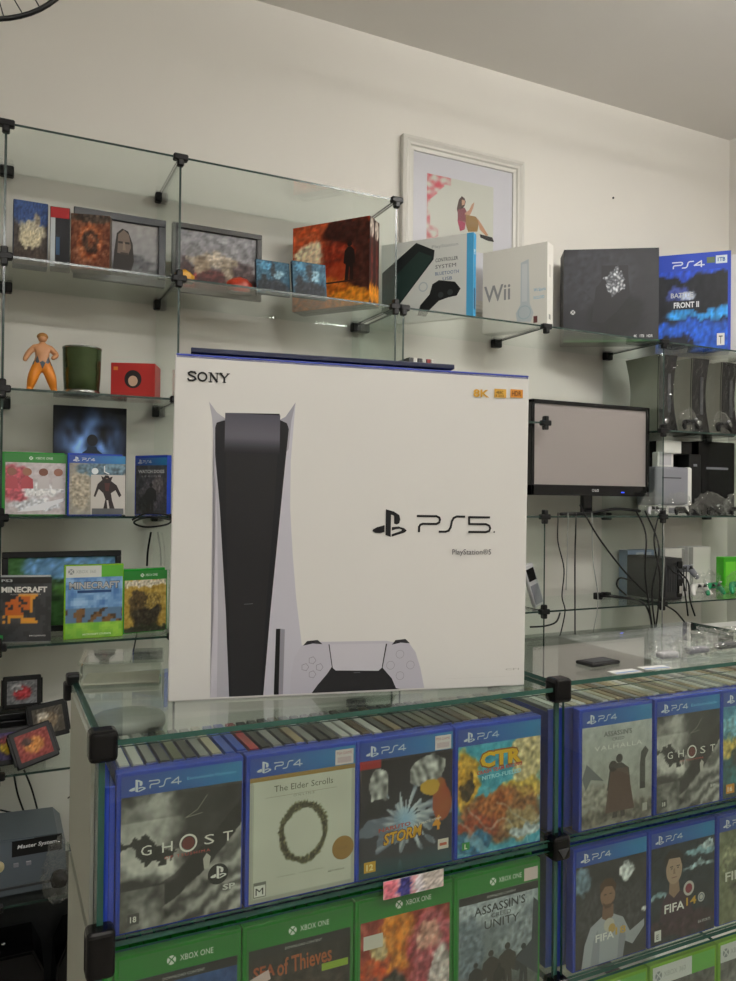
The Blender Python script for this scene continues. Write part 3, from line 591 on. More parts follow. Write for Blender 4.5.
a = fu(505, 670); P.text('CFI', a[0], a[1], .018, .0022, 'a5a49f')
q = P.build('front_print', o, (-BW/2, .0003, 0), PRT); slump(q.data, BW/2)
o2 = thing('instruction_folder', 'dark flat folder lying on top of the large white console box', 'folder', (mid.x-.03, mid.y+.06, Z(-.2343)+BH+.0032), th)
o2.rotation_euler.y = .014
box('cover_card', (-.155, .17, -.035, .04, .0002, .0062), mat('navy_card', '1b2340', .5), o2, .001)

# ------------------------------------------------------------------ boxes on the top wall shelf
def wall_box(name, label, PL, PR, zt, depth, body, cat='box', art=None, side=None, group='boxes on the upper wall shelf', zb=.6005, m=PRT):
    a, b = Vector(PL), Vector(PR); w = (b-a).length; t = math.atan2(b.y-a.y, b.x-a.x); md = (a+b)/2; h = zt-zb
    o = thing(name, label, cat, (md.x, md.y, Z(zb)), t, group); box('carton', (-w/2, w/2, .0008, depth, 0, h), body, o, .002)
    if art: P = Print(w, h); art(P, w, h); P.build('front_print', o, (-w/2, .0002, 0), m)
    if side: P = Print(depth, h); side(P, depth, h); P.build('side_print', o, (w/2+.0003, .001, 0), m, math.pi/2)
    return o
def r_art(P, w, h):
    f = blobs('a83a18', [(.5, .12, .8, .22, 'c86a1c'), (.35, .85, .5, .2, 'c2552c'), (.72, .86, .34, .16, '3a140c'), (.90, .5, .16, .6, '40180e'), (.55, .62, .25, .14, '8a2c14'), (.2, .42, .3, .07, 'a02a14'), (.8, .08, .3, .12, 'e08a24'), (.22, .62, .20, .17, 'ead2b0'), (.18, .50, .18, .05, 'b8421e')], 51, .10)
    P.grid(f, 44, 44); P.rect(w*.2, h*.28, w*.9, h*.30, '3a1a10'); fig(P, w*.75, h*.3, h*.45, '1c0d08', .14)
def r_side(P, w, h):
    P.grid(blobs('2c1210', [(.5, .9, .4, .1, 'b8aca0'), (.5, .15, .6, .12, 'd88a20'), (.5, .5, .2, .3, '5a2018')], 52, .08), 8, 30)
wall_box('game_console_box', 'tall red sunset printed box, front one of two beside the glass divider', (.866, 2.385), (1.036, 2.165), .873, .033, mat('dark_red_card', '3c1410', .5), art=r_art, side=r_side)
wall_box('game_console_box', 'narrow dark box with orange foot directly behind the red sunset box', (.894, 2.408), (1.064, 2.188), .871, .033, mat('dark_brown_card', '231012', .5), side=r_side)
def p3_art(P, w, h):
    P.rect(0, 0, w, h, 'd4d6d2'); P.rect(w*.93, 0, w, h, '4aa0cf')
    tri(P, [(w*.01, h*.16), (w*.01, h*.65), (w*.39, h*.97), (w*.59, h*.85), (w*.58, h*.74), (w*.11, h*.1)], '15191a'); tri(P, [(w*.02, h*.18), (w*.02, h*.45), (w*.42, h*.86), (w*.56, h*.78), (w*.56, h*.74), (w*.11, h*.12)], '203430')
    P.text('PlayStation', w*.56, h*.86, w*.28, h*.05, '9ea3a6'); P.text('CONTROLLER', w*.6, h*.70, w*.24, h*.045, '3e4348', bold=.01); P.text('SYSTEM', w*.6, h*.62, w*.22, h*.045, '3e4348'); P.text('BLUETOOTH', w*.6, h*.54, w*.25, h*.04, '2a5a90'); P.text('USB', w*.68, h*.47, w*.1, h*.04, '2a5a90')
    tri(P, [(w*.41, h*.08), (w*.44, h*.2), (w*.54, h*.32), (w*.57, h*.44), (w*.64, h*.48), (w*.81, h*.44), (w*.87, h*.35), (w*.83, h*.27), (w*.74, h*.26), (w*.64, h*.23), (w*.54, h*.13), (w*.50, h*.05)], '121416')
    P.disk(w*.66, h*.30, w*.03, '34383c'); P.disk(w*.76, h*.32, w*.03, '34383c'); P.ring(w*.47, h*.42, w*.05, w*.012, 'b4bcc0'); P.text('X', w*.66, h*.27, .0001, .0001, '121416')
def p3_side(P, w, h): P.rect(0, 0, w, h, '3f97c8'); P.text('PS', w*.2, h*.75, w*.5, h*.06, 'e8eef2', bold=.03); P.rect(w*.25, h*.1, w*.7, h*.35, '1c3c60')
wall_box('game_console_box', 'white box with black controller picture and light blue side, left of the white pair', (1.205, 2.42), (1.413, 2.16), .879, .026, CARD, art=p3_art, side=p3_side)
def wii_art(P, w, h):
    P.rect(0, 0, w, h, 'd6d5ce'); P.text('Wii', w*.02, h*.38, w*.42, h*.2, '8b8d90', bold=.015)
    P.poly([(w*.55, h*.1), (w*.53, h*.2), (w*.60, h*.3), (w*.60, h*.8), (w*.72, h*.83), (w*.74, h*.3), (w*.80, h*.18), (w*.76, h*.08)], 'b9c2c6'); P.ring(w*.66, h*.2, w*.1, w*.012, '9fb4bc')
    P.rect(w*.62, h*.33, w*.70, h*.78, 'c9ced0'); P.text('Wii Sports', w*.80, h*.42, w*.18, h*.05, '4aa0c8'); P.text('INCLUDED', w*.80, h*.34, w*.16, h*.035, '7ab8d4'); P.rect(w*.8, h*.06, w*.86, h*.14, '5a3030')
wall_box('game_console_box', 'plain white box with large grey Wii lettering', (1.594, 2.373), (1.717, 2.162), .8955, .055, CARD, art=wii_art, side=lambda P, w, h: (P.rect(0, 0, w, h, 'dcdad4'), P.rect(w*.3, h*.1, w*.6, h*.16, '8f8f8c'), P.rect(w*.3, h*.6, w*.6, h*.75, 'c4c2bc')))
def ox_art(P, w, h):
    P.grid(blobs('202126', [(.3, .7, .5, .3, '2c2d33'), (.55, .3, .3, .25, '101113')], 60, .015), 30, 30)
    P.poly([(w*.02, h*.75), (w*.35, h*.42), (w*.42, h*.62), (w*.25, h*.55)], '2f3036')
    P.poly([(w*.34, h*.58), (w*.50, h*.78), (w*.68, h*.72), (w*.70, h*.5), (w*.56, h*.32), (w*.42, h*.2), (w*.30, h*.22)], '1b1c1f')
    P.k += 1; P.grid(lambda u, v: ((.11, .11, .125) if abs(u-.5-.25*(v-.5))+abs(v-.5+.3*(u-.5))*.9 > .46+.12*nz(u, v, 9, 62) else (lambda q: (.2+q, .21+q, .23+q))(1.1*abs(nz(u, v, 9, 61)))), 46, 40, w*.40, h*.46, w*.68, h*.82)
    P.xball(w*.1, h*.32, w*.025, 'c8c8c8', '2b2d31'); P.text('4K   1TB   HDR', w*.74, h*.045, w*.2, h*.03, 'd0d0d0', bold=.02); P.rect(0, 0, w, h*.02, '2f7a34')
wall_box('game_console_box', 'dark grey box with shadowed console picture and green foot', (1.945, 2.35), (2.242, 2.165), .953, .10, mat('charcoal_card', '1c1d20', .5), art=ox_art)
def p4_art(P, w, h):
    P.grid(blobs('10141c', [(.5, .9, 1.2, .12, '1d44b4'), (.3, .6, .16, .12, '3c4a90'), (.42, .58, .1, .05, 'a9b4c8'), (.55, .15, .8, .18, '1e56c0'), (.3, .08, .25, .1, '0a1020'), (.7, .38, .6, .04, '2f8ad0')], 62, .05), 40, 40)
    P.rect(0, h*.83, w, h, '1f41b0'); P.rect(w*.96, 0, w, h, '1f41b0'); P.psword(w*.22, h*.86, h*.06, 'd5dae4', 4, .2, 1.1)
    P.text('BATTLE', w*.2, h*.56, w*.3, h*.05, 'b4b8c0', bold=.02); P.rect(w*.2, h*.44, w*.60, h*.53, '1c222c'); P.text('FRONT II', w*.24, h*.455, w*.34, h*.06, 'd8dade', bold=.03)
    P.rect(w*.82, h*.06, w*.92, h*.18, 'dcdcd8'); P.text('T', w*.845, h*.075, w*.05, h*.08, '1a1a1a'); P.rect(w*.68, h*.89, w*.79, h*.95, '5a6a50'); P.rect(w*.80, h*.88, w*.95, h*.96, 'c8d4dc'); P.text('1TB', w*.825, h*.9, w*.1, h*.04, '2a5a9a', bold=.03)
wall_box('game_console_box', 'bright blue box with black space battle picture beside the corner', (2.43, 2.36), (2.628, 2.165), 1.0, .10, mat('blue_box_card', '1f3fa8', .45), art=p4_art, side=lambda P, w, h: P.rect(0, 0, w, h, 'c9ccd2'))
wall_box('storage_box', 'plain white box standing against the right end of the shelf', (2.66, 2.42), (2.80, 2.20), 1.03, .03, CARD)

# framed and flat goods on the upper left shelf
def slabthing(name, label, cat, x0, x1, y, zb, h, t, body, art=None, rz=0, group=None, rim=0, lean=0, m=PRT, partname='front_print', bodyname='body'):
    w = x1-x0; o = thing(name, label, cat, ((x0+x1)/2, y, Z(zb)), rz, group, lean)
    if rim:
        bm = bmesh.new()
        for d in ((-w/2, w/2, 0, t, 0, rim), (-w/2, w/2, 0, t, h-rim, h), (-w/2, -w/2+rim, 0, t, rim, h-rim), (w/2-rim, w/2, 0, t, rim, h-rim)): box_bm(*d, .0015, 1, bm)
        fin('frame', bm, body, o); box('backing', (-w/2+rim, w/2-rim, t*.6, t, rim, h-rim), BLACK, o)
        if art: P = Print(w-2*rim, h-2*rim); art(P, P.w, P.h); P.build('picture', o, (-w/2+rim, t*.55, rim), m)
    else:
        box(bodyname, (-w/2, w/2, .0006, t, 0, h), body, o, .0015)
        if art: P = Print(w-.003, h-.003); art(P, P.w, P.h); P.build(partname, o, (-w/2+.0015, .0002, .0015), m)
    return o
S1 = .6005
G1 = 'goods on the upper left wall shelf'
def X(px, py, Y): return at(px, py, Y)[0]
slabthing('game_box', 'blue sky box with white hillside castle picture, upper left shelf', 'box', X(13, 230, 2.22), X(48, 230, 2.22), 2.22, S1, .168, .05, mat('navy_box', '20335a', .5), lambda P, w, h: P.grid(blobs('3c3430', [(.5, .85, .8, .25, '2a4478'), (.55, .55, .4, .16, 'b8b098'), (.5, .4, .35, .14, 'c4ba9c'), (.5, .1, .7, .14, '3c3026'), (.7, .7, .08, .12, '8a8070')], 71, .14), 26, 36), group=G1)
slabthing('game_box', 'black box with red top band beside the castle box', 'box', X(50, 230, 2.2), X(70, 230, 2.2), 2.205, S1, .160, .05, mat('black_card', '141416', .5), lambda P, w, h: (P.rect(0, 0, w, h, '16161a'), P.rect(0, h*.82, w, h, 'a01c20'), P.rect(0, 0, w*.25, h*.82, 'b9c0c4'), P.rect(w*.3, h*.2, w*.5, h*.5, '2a4a6a')), rz=-.1, group=G1)
def kr_art(P, w, h):
    P.grid(blobs('8d8c90', [(.5, .1, .6, .15, '6f7072'), (.75, .3, .2, .1, '5d5c60')], 72, .06, top='a09c9c'), 30, 20)
    tri(P, [(w*.40, 0), (w*.42, h*.45), (w*.45, h*.78), (w*.52, h*.88), (w*.60, h*.84), (w*.66, h*.62), (w*.68, h*.3), (w*.64, h*.08), (w*.56, 0)], '2b2622'); tri(P, [(w*.46, h*.42), (w*.47, h*.76), (w*.54, h*.86), (w*.61, h*.78), (w*.64, h*.55), (w*.60, h*.40)], '75655a')
    P.rect(w*.47, h*.60, w*.53, h*.64, '2a2420'); P.rect(w*.56, h*.60, w*.62, h*.64, '2a2420'); tri(P, [(w*.535, h*.62), (w*.56, h*.62), (w*.57, h*.48), (w*.53, h*.48)], '8a786a'); P.rect(w*.50, h*.40, w*.60, h*.44, '3a302a')
slabthing('picture_frame', 'dark framed grey portrait of a bearded man behind the brown carton', 'picture frame', .19, .452-.012, 2.28, S1, .195, .015, mat('dark_frame', '23262c', .35), kr_art, rim=.021, group=G1)
slabthing('small_carton', 'brown and rust printed carton in front of the bearded portrait', 'carton', X(70, 240, 2.20), X(110, 240, 2.20), 2.195, S1, .150, .035, mat('brown_card', '4a3a2c', .5), lambda P, w, h: P.grid(blobs('6b3a22', [(.5, .5, .32, .34, '94502a'), (.5, .5, .2, .24, '3a2418'), (.5, .5, .1, .12, '7a4a30'), (.5, .95, .6, .1, '40342a')], 73, .22), 24, 30), rz=-.25, group=G1)
def fr_art(P, w, h):
    P.grid(blobs('6f6a6a', [(.5, .15, .6, .22, '4a1f1c'), (.45, .52, .3, .10, 'a79a88'), (.75, .2, .1, .2, 'a03a24'), (.15, .2, .08, .2, '8a2a20'), (.3, .42, .1, .18, '8a7a66'), (.66, .4, .12, .16, '8f8270'), (.5, .6, .08, .1, 'b4a896'), (.1, .3, .1, .2, '3c2a2a'), (.85, .3, .15, .25, '4a3a3a')], 74, .2, top='86868a'), 44, 30)
slabthing('picture_frame', 'black framed battle picture with pale winged shape, right of the glass divider', 'picture frame', .462, .735, 2.30, S1, .205, .014, mat('black_frame', '17130f', .35), fr_art, rim=.016, group=G1)
def torus_toy(name, label, cat, px, py, y, c, s=.03):
    o = thing(name, label, cat, (X(px, py, y), y, Z(S1))); bm = bmesh.new(); bmesh.ops.create_icosphere(bm, subdivisions=3, radius=1)
    for v in bm.verts:
        n = 1+.25*noise.noise(v.co*1.7+Vector((px, 0, 0))); v.co = Vector((v.co.x*s*1.1*n, v.co.y*s*.5*n, max(0, (v.co.z+.85)*s*.75*n)))
    fin('body', bm, mat(name+'_paint', c, .35, vary=.5, bscale=25), o, True)
    box('base', (-s, s, -s*.4, s*.4, 0, .004), DARK, o, .001); return o
torus_toy('gold_ornament', 'small yellow and orange ornament at the glass divider clip', 'ornament', 184, 270, 2.20, 'd09a2c', .026)
torus_toy('red_ornament', 'small red and orange ornament leaning by the black battle picture', 'ornament', 240, 272, 2.24, 'b03a20', .034)
blu = lambda k: (lambda P, w, h: P.grid(blobs('2c566c', [(.5, .2, .5, .25, '141c24'), (.62, .62, .22, .14, '7ea2b2'), (.25, .85, .2, .1, '4a86a8'), (.5, .75, .09, .25, '1a262e'), (.2, .3, .12, .3, '10181e')], k, .2), 22, 20))
slabthing('game_case', 'left flat metal case with misty blue cover, upper shelf by the red box', 'game case', X(257, 275, 2.2), X(291, 275, 2.2), 2.20, S1, .105, .014, mat('steel_case', '2b4658', .25, .5), blu(75), group=G1, lean=-.15)
slabthing('game_case', 'right flat metal case with misty blue cover touching the red box', 'game case', X(293, 275, 2.19), X(327, 275, 2.19), 2.185, S1, .112, .014, mat('steel_case', '2b4658'), blu(76), group=G1, lean=-.15)

# ------------------------------------------------------------------ shelf with figure, tumbler and red box
S2 = .2685
o = thing('toy_figure', 'small toy figure with orange trousers standing left of the green tumbler', 'figurine', (.112, 2.22, Z(S2)))
def skin_fig():
    me = bpy.data.meshes.new('body')
    J = [((0, 0, .074), .018), ((0, 0, .095), .016), ((0, 0, .115), .021), ((0, 0, .128), .008), ((-.02, 0, .118), .009), ((-.036, -.004, .098), .008), ((-.044, -.012, .078), .006), ((.02, 0, .118), .009), ((.036, -.006, .1), .008), ((.022, -.02, .088), .006), ((-.014, 0, .064), .015), ((-.023, -.004, .036), .0145), ((-.03, 0, .008), .008), ((-.033, -.014, .005), .006), ((.014, 0, .064), .015), ((.023, -.004, .036), .0145), ((.03, 0, .008), .008), ((.033, -.014, .005), .006), ((0, 0, .136), .009)]
    E_ = [(0, 1), (1, 2), (2, 3), (2, 4), (4, 5), (5, 6), (2, 7), (7, 8), (8, 9), (0, 10), (10, 11), (11, 12), (12, 13), (0, 14), (14, 15), (15, 16), (16, 17), (3, 18)]
    me.from_pydata([j[0] for j in J], E_, []); ob = bpy.data.objects.new('body', me); COL.objects.link(ob)
    md = ob.modifiers.new('s', 'SKIN'); ob.modifiers.new('u', 'SUBSURF').levels = 1
    for i, v in enumerate(me.skin_vertices[0].data): v.radius = (J[i][1], J[i][1]); v.use_root = (i == 0)
    dg = bpy.context.evaluated_depsgraph_get(); m2 = bpy.data.meshes.new_from_object(ob.evaluated_get(dg)); bpy.data.objects.remove(ob); return m2
m2 = skin_fig(); m2.materials.clear(); b = link('body', m2, o, (mat('toy_skin', 'c08a60', .45), mat('toy_trousers', 'd9821c', .5), mat('toy_sash', '4a5560', .5)), True)
for p in m2.polygons: p.material_index = 1 if p.center.z < .074 else (2 if p.center.z < .083 and abs(p.center.x) < .03 else 0)
bm = bmesh.new(); bmesh.ops.create_uvsphere(bm, u_segments=16, v_segments=12, radius=.0115, matrix=Matrix.Translation((0, -.001, .143))); fin('head', bm, mat('toy_skin', 'c08a60'), o, True)
bm = bmesh.new(); bmesh.ops.create_uvsphere(bm, u_segments=16, v_segments=10, radius=.014, matrix=Matrix.Translation((0, .002, .148)) @ Matrix.Scale(.75, 4, (0, 0, 1))); fin('hair', bm, mat('toy_hair', '9a6a30', .6), o, True)
tb = at(82, 396, 2.22)
o = thing('tumbler', 'dark green glossy tumbler between toy figure and red box', 'tumbler', (tb[0], 2.23, Z(S2)))
TG = mat('green_tumbler', '3c4a2c', .12, .6, vary=.5, bscale=18)
lathe('cup', [(.041, 0), (.0445, .004), (.048, .05), (.050, .122), (.0505, .125), (.047, .124), (.044, .05), (.038, .008)], TG, o)
lathe('base_ring', [(.0425, 0), (.0465, .001), (.0475, .012), (.045, .013)], mat('silver_ring', '9a9c9a', .2, 1), o)
lathe('rim', [(.0470, .124), (.0508, .124), (.0508, .128), (.0470, .128)], mat('silver_ring', '9a9c9a'), o)
def red_art(P, w, h):
    P.rect(0, 0, w, h, 'a8221e'); P.disk(w*.5, h*.55, w*.2, '1c1416', h*.26); P.disk(w*.5, h*.5, w*.11, 'c9a890', h*.15); P.rect(w*.05, h*.8, w*.15, h*.9, 'd07a30')
slabthing('small_red_box', 'bright red printed box right of the tumbler', 'box', .285, .405, 2.23, S2, .10, .09, mat('red_card', '9c1f1c', .45), red_art, rz=-.35, group=None)

# ------------------------------------------------------------------ shelf with sealed cases and dark poster box
S3 = -.0535
def dk_art(P, w, h):
    def f(u, v):
        d = math.hypot((u-.5)/.5, (v-.62)/.36); n = nz(u, v, 5, 80)+.5*nz(u, v, 12, 81); g = max(0, 1.15-d)*(.8+1.3*n); return (.03+.45*g, .05+.6*g, .09+.85*g)
    P.grid(f, 34, 44); P.poly([(w*.34, h*.44), (w*.37, h*.56), (w*.45, h*.60), (w*.46, h*.63), (w*.58, h*.63), (w*.60, h*.60), (w*.70, h*.55), (w*.72, h*.44)], '1c2c40'); P.disk(w*.525, h*.69, w*.075, '1c1d22', h*.055)
slabthing('poster_board', 'tall black poster board with blue smoke and dark figure, behind sealed cases', 'poster', .148, .345, 2.33, S3, .305, .014, mat('black_board', '0d0f13', .4), dk_art)
def sheen(P, w, h): pass
G3 = 'game cases on the middle left wall shelf'
def f_art(P, W, H):
    for x, c in ((.12, '8a5a4a'), (.36, '9c6a54'), (.62, '7a4c3e'), (.86, '946452')): P.disk(W*x, H*.82, W*.075, c, H*.075); P.poly([(W*(x-.1), H*.5), (W*(x-.09), H*.68), (W*x, H*.75), (W*(x+.09), H*.68), (W*(x+.1), H*.5)], 'b04a54' if x < .5 else 'c9c4c6')
    P.text('FIFA', W*.35, H*.36, W*.4, H*.1, 'e8e8ea', bold=.02); P.poly([(W*.2, H*.05), (W*.55, H*.2), (W*.95, H*.32), (W*.95, H*.26), (W*.6, H*.08)], 'e8eaf0')  # pale slanting streak is glare painted onto the cover
P = xbox_cover(blobs('c4bcc0', [(.15, .6, .25, .35, 'b0505c'), (.6, .45, .35, .12, 'e4e6ea'), (.5, .2, .4, .12, 'd8dce4')], 82, .1), .158, .165, deco=f_art, band=None)
game_case(N, 'green game case with four players on white cover, glare painted in, at left edge', P, GREENC, (.0955, 2.215, Z(S3)), .03, w=.150, h=.165, t=.014, rx=-.03, group=G3)
def b_art(P, W, H):
    P.rect(W*.38, 0, W, H*.78, 'c6c2be'); P.disk(W*.45, H*.85, W*.06, 'e6ecf0'); P.stroke([(W*.62, H*.95), (W*.62, H*.84), (W*.7, H*.8)], W*.02, 'dfe4e8')
    tri(P, [(W*a_, H*b_) for a_, b_ in ((.60, .10), (.64, .30), (.60, .42), (.52, .50), (.46, .34), (.43, .36), (.50, .60), (.58, .68), (.56, .76), (.61, .73), (.63, .77), (.69, .77), (.71, .73), (.77, .75), (.74, .66), (.84, .58), (.93, .38), (.89, .34), (.82, .48), (.74, .42), (.76, .28), (.82, .08), (.72, .09), (.69, .28), (.66, .28), (.68, .10))], '1f1214'); tri(P, [(W*.62, H*.62), (W*.72, H*.62), (W*.70, H*.46), (W*.64, H*.46)], '4a2020'); P.rect(W*.645, H*.70, W*.685, H*.715, '8a7060'); P.rect(W*.4, 0, W*.97, H*.12, '55585c'); P.text('FOR HONOR', W*.06, H*.3, W*.28, H*.06, '8a8478')
P = ps4_cover(blobs('9a968c', [(.2, .5, .2, .4, 'a89f8e'), (.6, .9, .5, .15, '5a7484')], 83, .08), .15, .165, deco=b_art)
game_case(N, 'blue sealed game case with dark armoured figure, in front of black poster', P, BLUEC, (.247, 2.205, Z(S3)), 0, w=.140, h=.166, t=.014, rx=-.02, group=G3)
P = ps4_cover(blobs('3c3e46', [(.5, .4, .4, .3, '55535c'), (.3, .2, .2, .2, '26282e'), (.7, .6, .2, .2, '6a6468')], 84, .12), .12, .165, deco=lambda P, W, H: (P.text('WATCH DOGS', W*.08, H*.84, W*.84, H*.07, 'd0d2d4', bold=.03), P.text('L E G I O N', W*.2, H*.76, W*.6, H*.035, 'b0b4b8'), fig(P, W*.5, 0, H*.65, '24252a', .2)))
game_case(N, 'blue game case turned aside, dark city cover, nearest the coiled cable', P, BLUEC, (.398, 2.235, Z(S3)), -.92, w=.118, h=.168, t=.018, group=G3)

# ------------------------------------------------------------------ shelf with block-world games
S4 = -.3785
def mc(k, orange=False):
    pal = ['4f7a35', '6a9a48', '7a5a38', '8aa8c8', '5f88b8', '9ac0e0', '4a3a28'] if not orange else ['2a2c30', '3a3c40', 'c8641c', 'e09a30', '4a3024', '1f2024']
    def f(u, v):
        i, j = int(u*20), int(v*24); q = nz(i, j, .31, k)+.3*nz(i*3, j*3, .7, k)
        if orange: return hx(pal[2]) if (abs(i-7) < 5 and abs(j-13) < 4 and q > -.05) else (hx(pal[3]) if (abs(i-8) < 7 and abs(j-12) < 6 and q > .14) else hx(pal[0 if q < 0 else 1]))
        if v < .25: return mixc(hx('6fae3a'), hx('9acc4a'), .5+q)
        if v < .48: return hx(pal[2 if q > .1 else 6]) if q > -.02 else hx('5a7a9a')
        return mixc(hx('4a78b4'), hx('a0c4e4'), .5+q)
    return f
def mtitle(P, W, H, c='8a8a8a', o='2c2c2c'): P.text('MINECRAFT', W*.05, H*.80, W*.9, H*.13, o, bold=.06); P.text('MINECRAFT', W*.06, H*.81, W*.88, H*.11, c, bold=.03)
G4 = 'block-world games on the lower left wall shelf'
slabthing('poster_board', 'wide black framed landscape poster behind the block-world games', 'poster', .024, .335, 2.33, S4, .222, .014, mat('black_board', '0d0f13'), lambda P, w, h: P.grid(blobs('3c6a34', [(.6, .85, .5, .2, '6a9ac8'), (.3, .5, .3, .2, '2c4a28'), (.7, .5, .25, .2, '5c8c48'), (.75, .2, .2, .2, '4a3422')], 85, .12), 30, 24), rim=.016)
P = Print(.141-.009, .171-.006); P.grid(mc(86, True), 42, 48); P.rect(0, P.h*.90, P.w, P.h, '1a1b1d'); P.text('PS3', P.w*.08, P.h*.925, P.w*.2, P.h*.04, 'c4c6c8', bold=.02); P.text('MINECRAFT', P.w*.08, P.h*.76, P.w*.84, P.h*.09, 'e2e2de', bold=.04); P.text('PLAYSTATION 3 EDITION', P.w*.25, P.h*.72, P.w*.55, P.h*.022, 'b8b8b4')
P.rect(P.w*.04, P.h*.03, P.w*.12, P.h*.1, '2a9a4a'); P.text('MOJANG', P.w*.6, P.h*.07, P.w*.3, P.h*.03, 'd0d0d0', bold=.02)
game_case(N, 'clear game case with dark block-world cover glowing orange, at left edge', P, CLEARC, (.072, 2.19, Z(S4)), -.28, w=.132, h=.172, t=.014, group=G4)
P = x360_cover(mc(87), .143, .190, deco=lambda P, W, H: (mtitle(P, W, H, 'b4b4b4'), P.rect(W*.2, H*.74, W*.8, H*.785, '2a4a7a'), P.text('MICROSOFT STUDIOS', W*.3, H*.04, W*.5, H*.03, 'e8f0e0', bold=.02)))
game_case(N, 'lime game case with bright blue sky block-world cover, centre of lower shelf', P, LIMEC, (.2455, 2.185, Z(S4)), 0, w=.150, h=.196, t=.016, group=G4)
P = xbox_cover(blobs('a88a3a', [(.5, .35, .35, .3, '2c2418'), (.6, .6, .3, .15, '8a7438'), (.5, .95, .6, .08, 'c9bfae'), (.3, .6, .2, .2, '4c3c20'), (.5, .05, .6, .1, '1f2410')], 88, .16), .13, .175, band=None)
game_case(N, 'green game case with brown soldier cover, turned beside the lime one', P, GREENC, (.381, 2.225, Z(S4)), .18, w=.122, h=.178, t=.016, group=G4)

# ------------------------------------------------------------------ cartridges, retro console and bottom shelf
S5, S6 = -.6995, -1.0265
def cart(label, x, y, z, rx, rz, lab, k, ry=0, w=.10, h=.095):
    o = thing('game_cartridge', label, 'cartridge', (x, y, Z(z)), rz, 'loose game cartridges on the left shelf', rx); o.rotation_euler.y = ry
    bm = box_bm(-w/2, w/2, 0, .018, 0, h, .003, 2); box_bm(-w/2-.004, -w/2+.002, .002, .016, .01, h-.008, .001, 1, bm); box_bm(w/2-.002, w/2+.004, .002, .016, .01, h-.008, .001, 1, bm); fin('shell', bm, BLACK, o)
    P = Print(w*.78, h*.72); P.grid(blobs(lab[0], [(.5, .5, .3, .3, lab[1]), (.3, .7, .2, .15, lab[2])], k, .2), 16, 14); P.build('label', o, (-w*.39, -.0004, h*.14)); return o
cart('black cartridge with grey and red label standing upright at the top', .078, 2.30, S5+.125, -.1, 0, ('6a6c70', 'a02c34', '9a9ca0'), 90, w=.095, h=.085)
cart('black cartridge lying flat, uppermost of the flat pair under upright one', .065, 2.32, S5+.09+.019, -math.pi/2, .05, ('333', '444', '555') if 0 else ('3a3c40', '5a4a4a', '6a6a6a'), 91, w=.115)
cart('black cartridge lying flat, lowermost of the flat pair under upright one', .07, 2.32, S5+.070+.019, -math.pi/2, -.05, ('3a3c40', '5a4a4a', '6a6a6a'), 92, w=.115)
cart('cartridge with yellow and purple label leaning at the left edge', .05, 2.22, S5+.002, -.35, .1, ('3a2c5a', 'd0b030', '7a2c30'), 93)
cart('cartridge with red and orange label tilted in front of the pile', .118, 2.18, S5+.012, -.45, .25, ('7a2a24', 'b87a3a', '3a2018'), 94, ry=-.2, w=.105)
cart('cartridge with pale brown label behind the red labelled one', .150, 2.27, S5+.045, -.25, .15, ('4a443a', '7a6a54', 'b8b0a0'), 95, ry=-.1)
box_ = thing('cartridge_tray', 'dark tray carrying the upright and flat cartridges', 'tray', (.07, 2.31, Z(S5))); box('tray', (-.07, .07, -.012, .12, 0, .069), DARK, box_, .004)
# retro console
o = thing('retro_game_console', 'dark blue grey retro console with white script lettering, lower left shelf', 'game console', (.06, 2.20, Z(S6)), 0)
o.rotation_euler.x = .0
prism('body', [(-.24, 0), (.120, 0), (.128, .03), (.124, .118), (.105, .139), (-.10, .146), (-.24, .132)], 0, .20, mat('slate_plastic', '56606a', .35), o, .004)
P = Print(.12, .038); P.rect(0, 0, .12, .038, '0c0c0e'); P.text('Master System', .012, .016, .094, .013, 'dfe2e4', bold=.02, shear=.2); P.build('name_plate', o, (-.004, -.0008, .098)); box('plate_back', (-.004, .116, -.0006, .004, .098, .138), BLACK, o)
bm = bmesh.new(); bmesh.ops.create_cone(bm, cap_ends=True, segments=24, radius1=.014, radius2=.014, depth=.006, matrix=Matrix.Translation((-.035, -.003, .08)) @ Matrix.Rotation(math.pi/2, 4, 'X')); fin('power_button', bm, mat('cream_button', 'b9ae84', .4), o, True)
for i, x in enumerate((.0, .03)): box('switch', (x, x+.012, -.004, .002, .072, .082), GREY, o, .001)
box('ridge', (-.22, .12, -.005, .0005, .018, .024), DARK, o, .001)
def bag(name, label, c, s, k=0, parts=None, seed=1, flat=.001, mt=None, rz=0):
    o = thing(name, label, 'plastic bag', c, rz); bm = bmesh.new(); bmesh.ops.create_icosphere(bm, subdivisions=4, radius=1)
    for v in bm.verts:
        n = 1+.34*noise.noise(v.co*2.1+Vector((seed*5, 0, 0)))+.26*abs(noise.noise(v.co*5+Vector((0, seed*3, 0))))+.09*noise.noise(v.co*13)
        if v.co.z < 0: n *= 1+.25*(1-abs(v.co.z))*abs(v.co.x)
        p = Vector((v.co.x*s[0]*n, v.co.y*s[1]*n, (v.co.z*n+.9)*s[2]*.53)); p.z = max(p.z, flat); v.co = p
    fin('film', bm, mt or FILM, o, False)
    return o
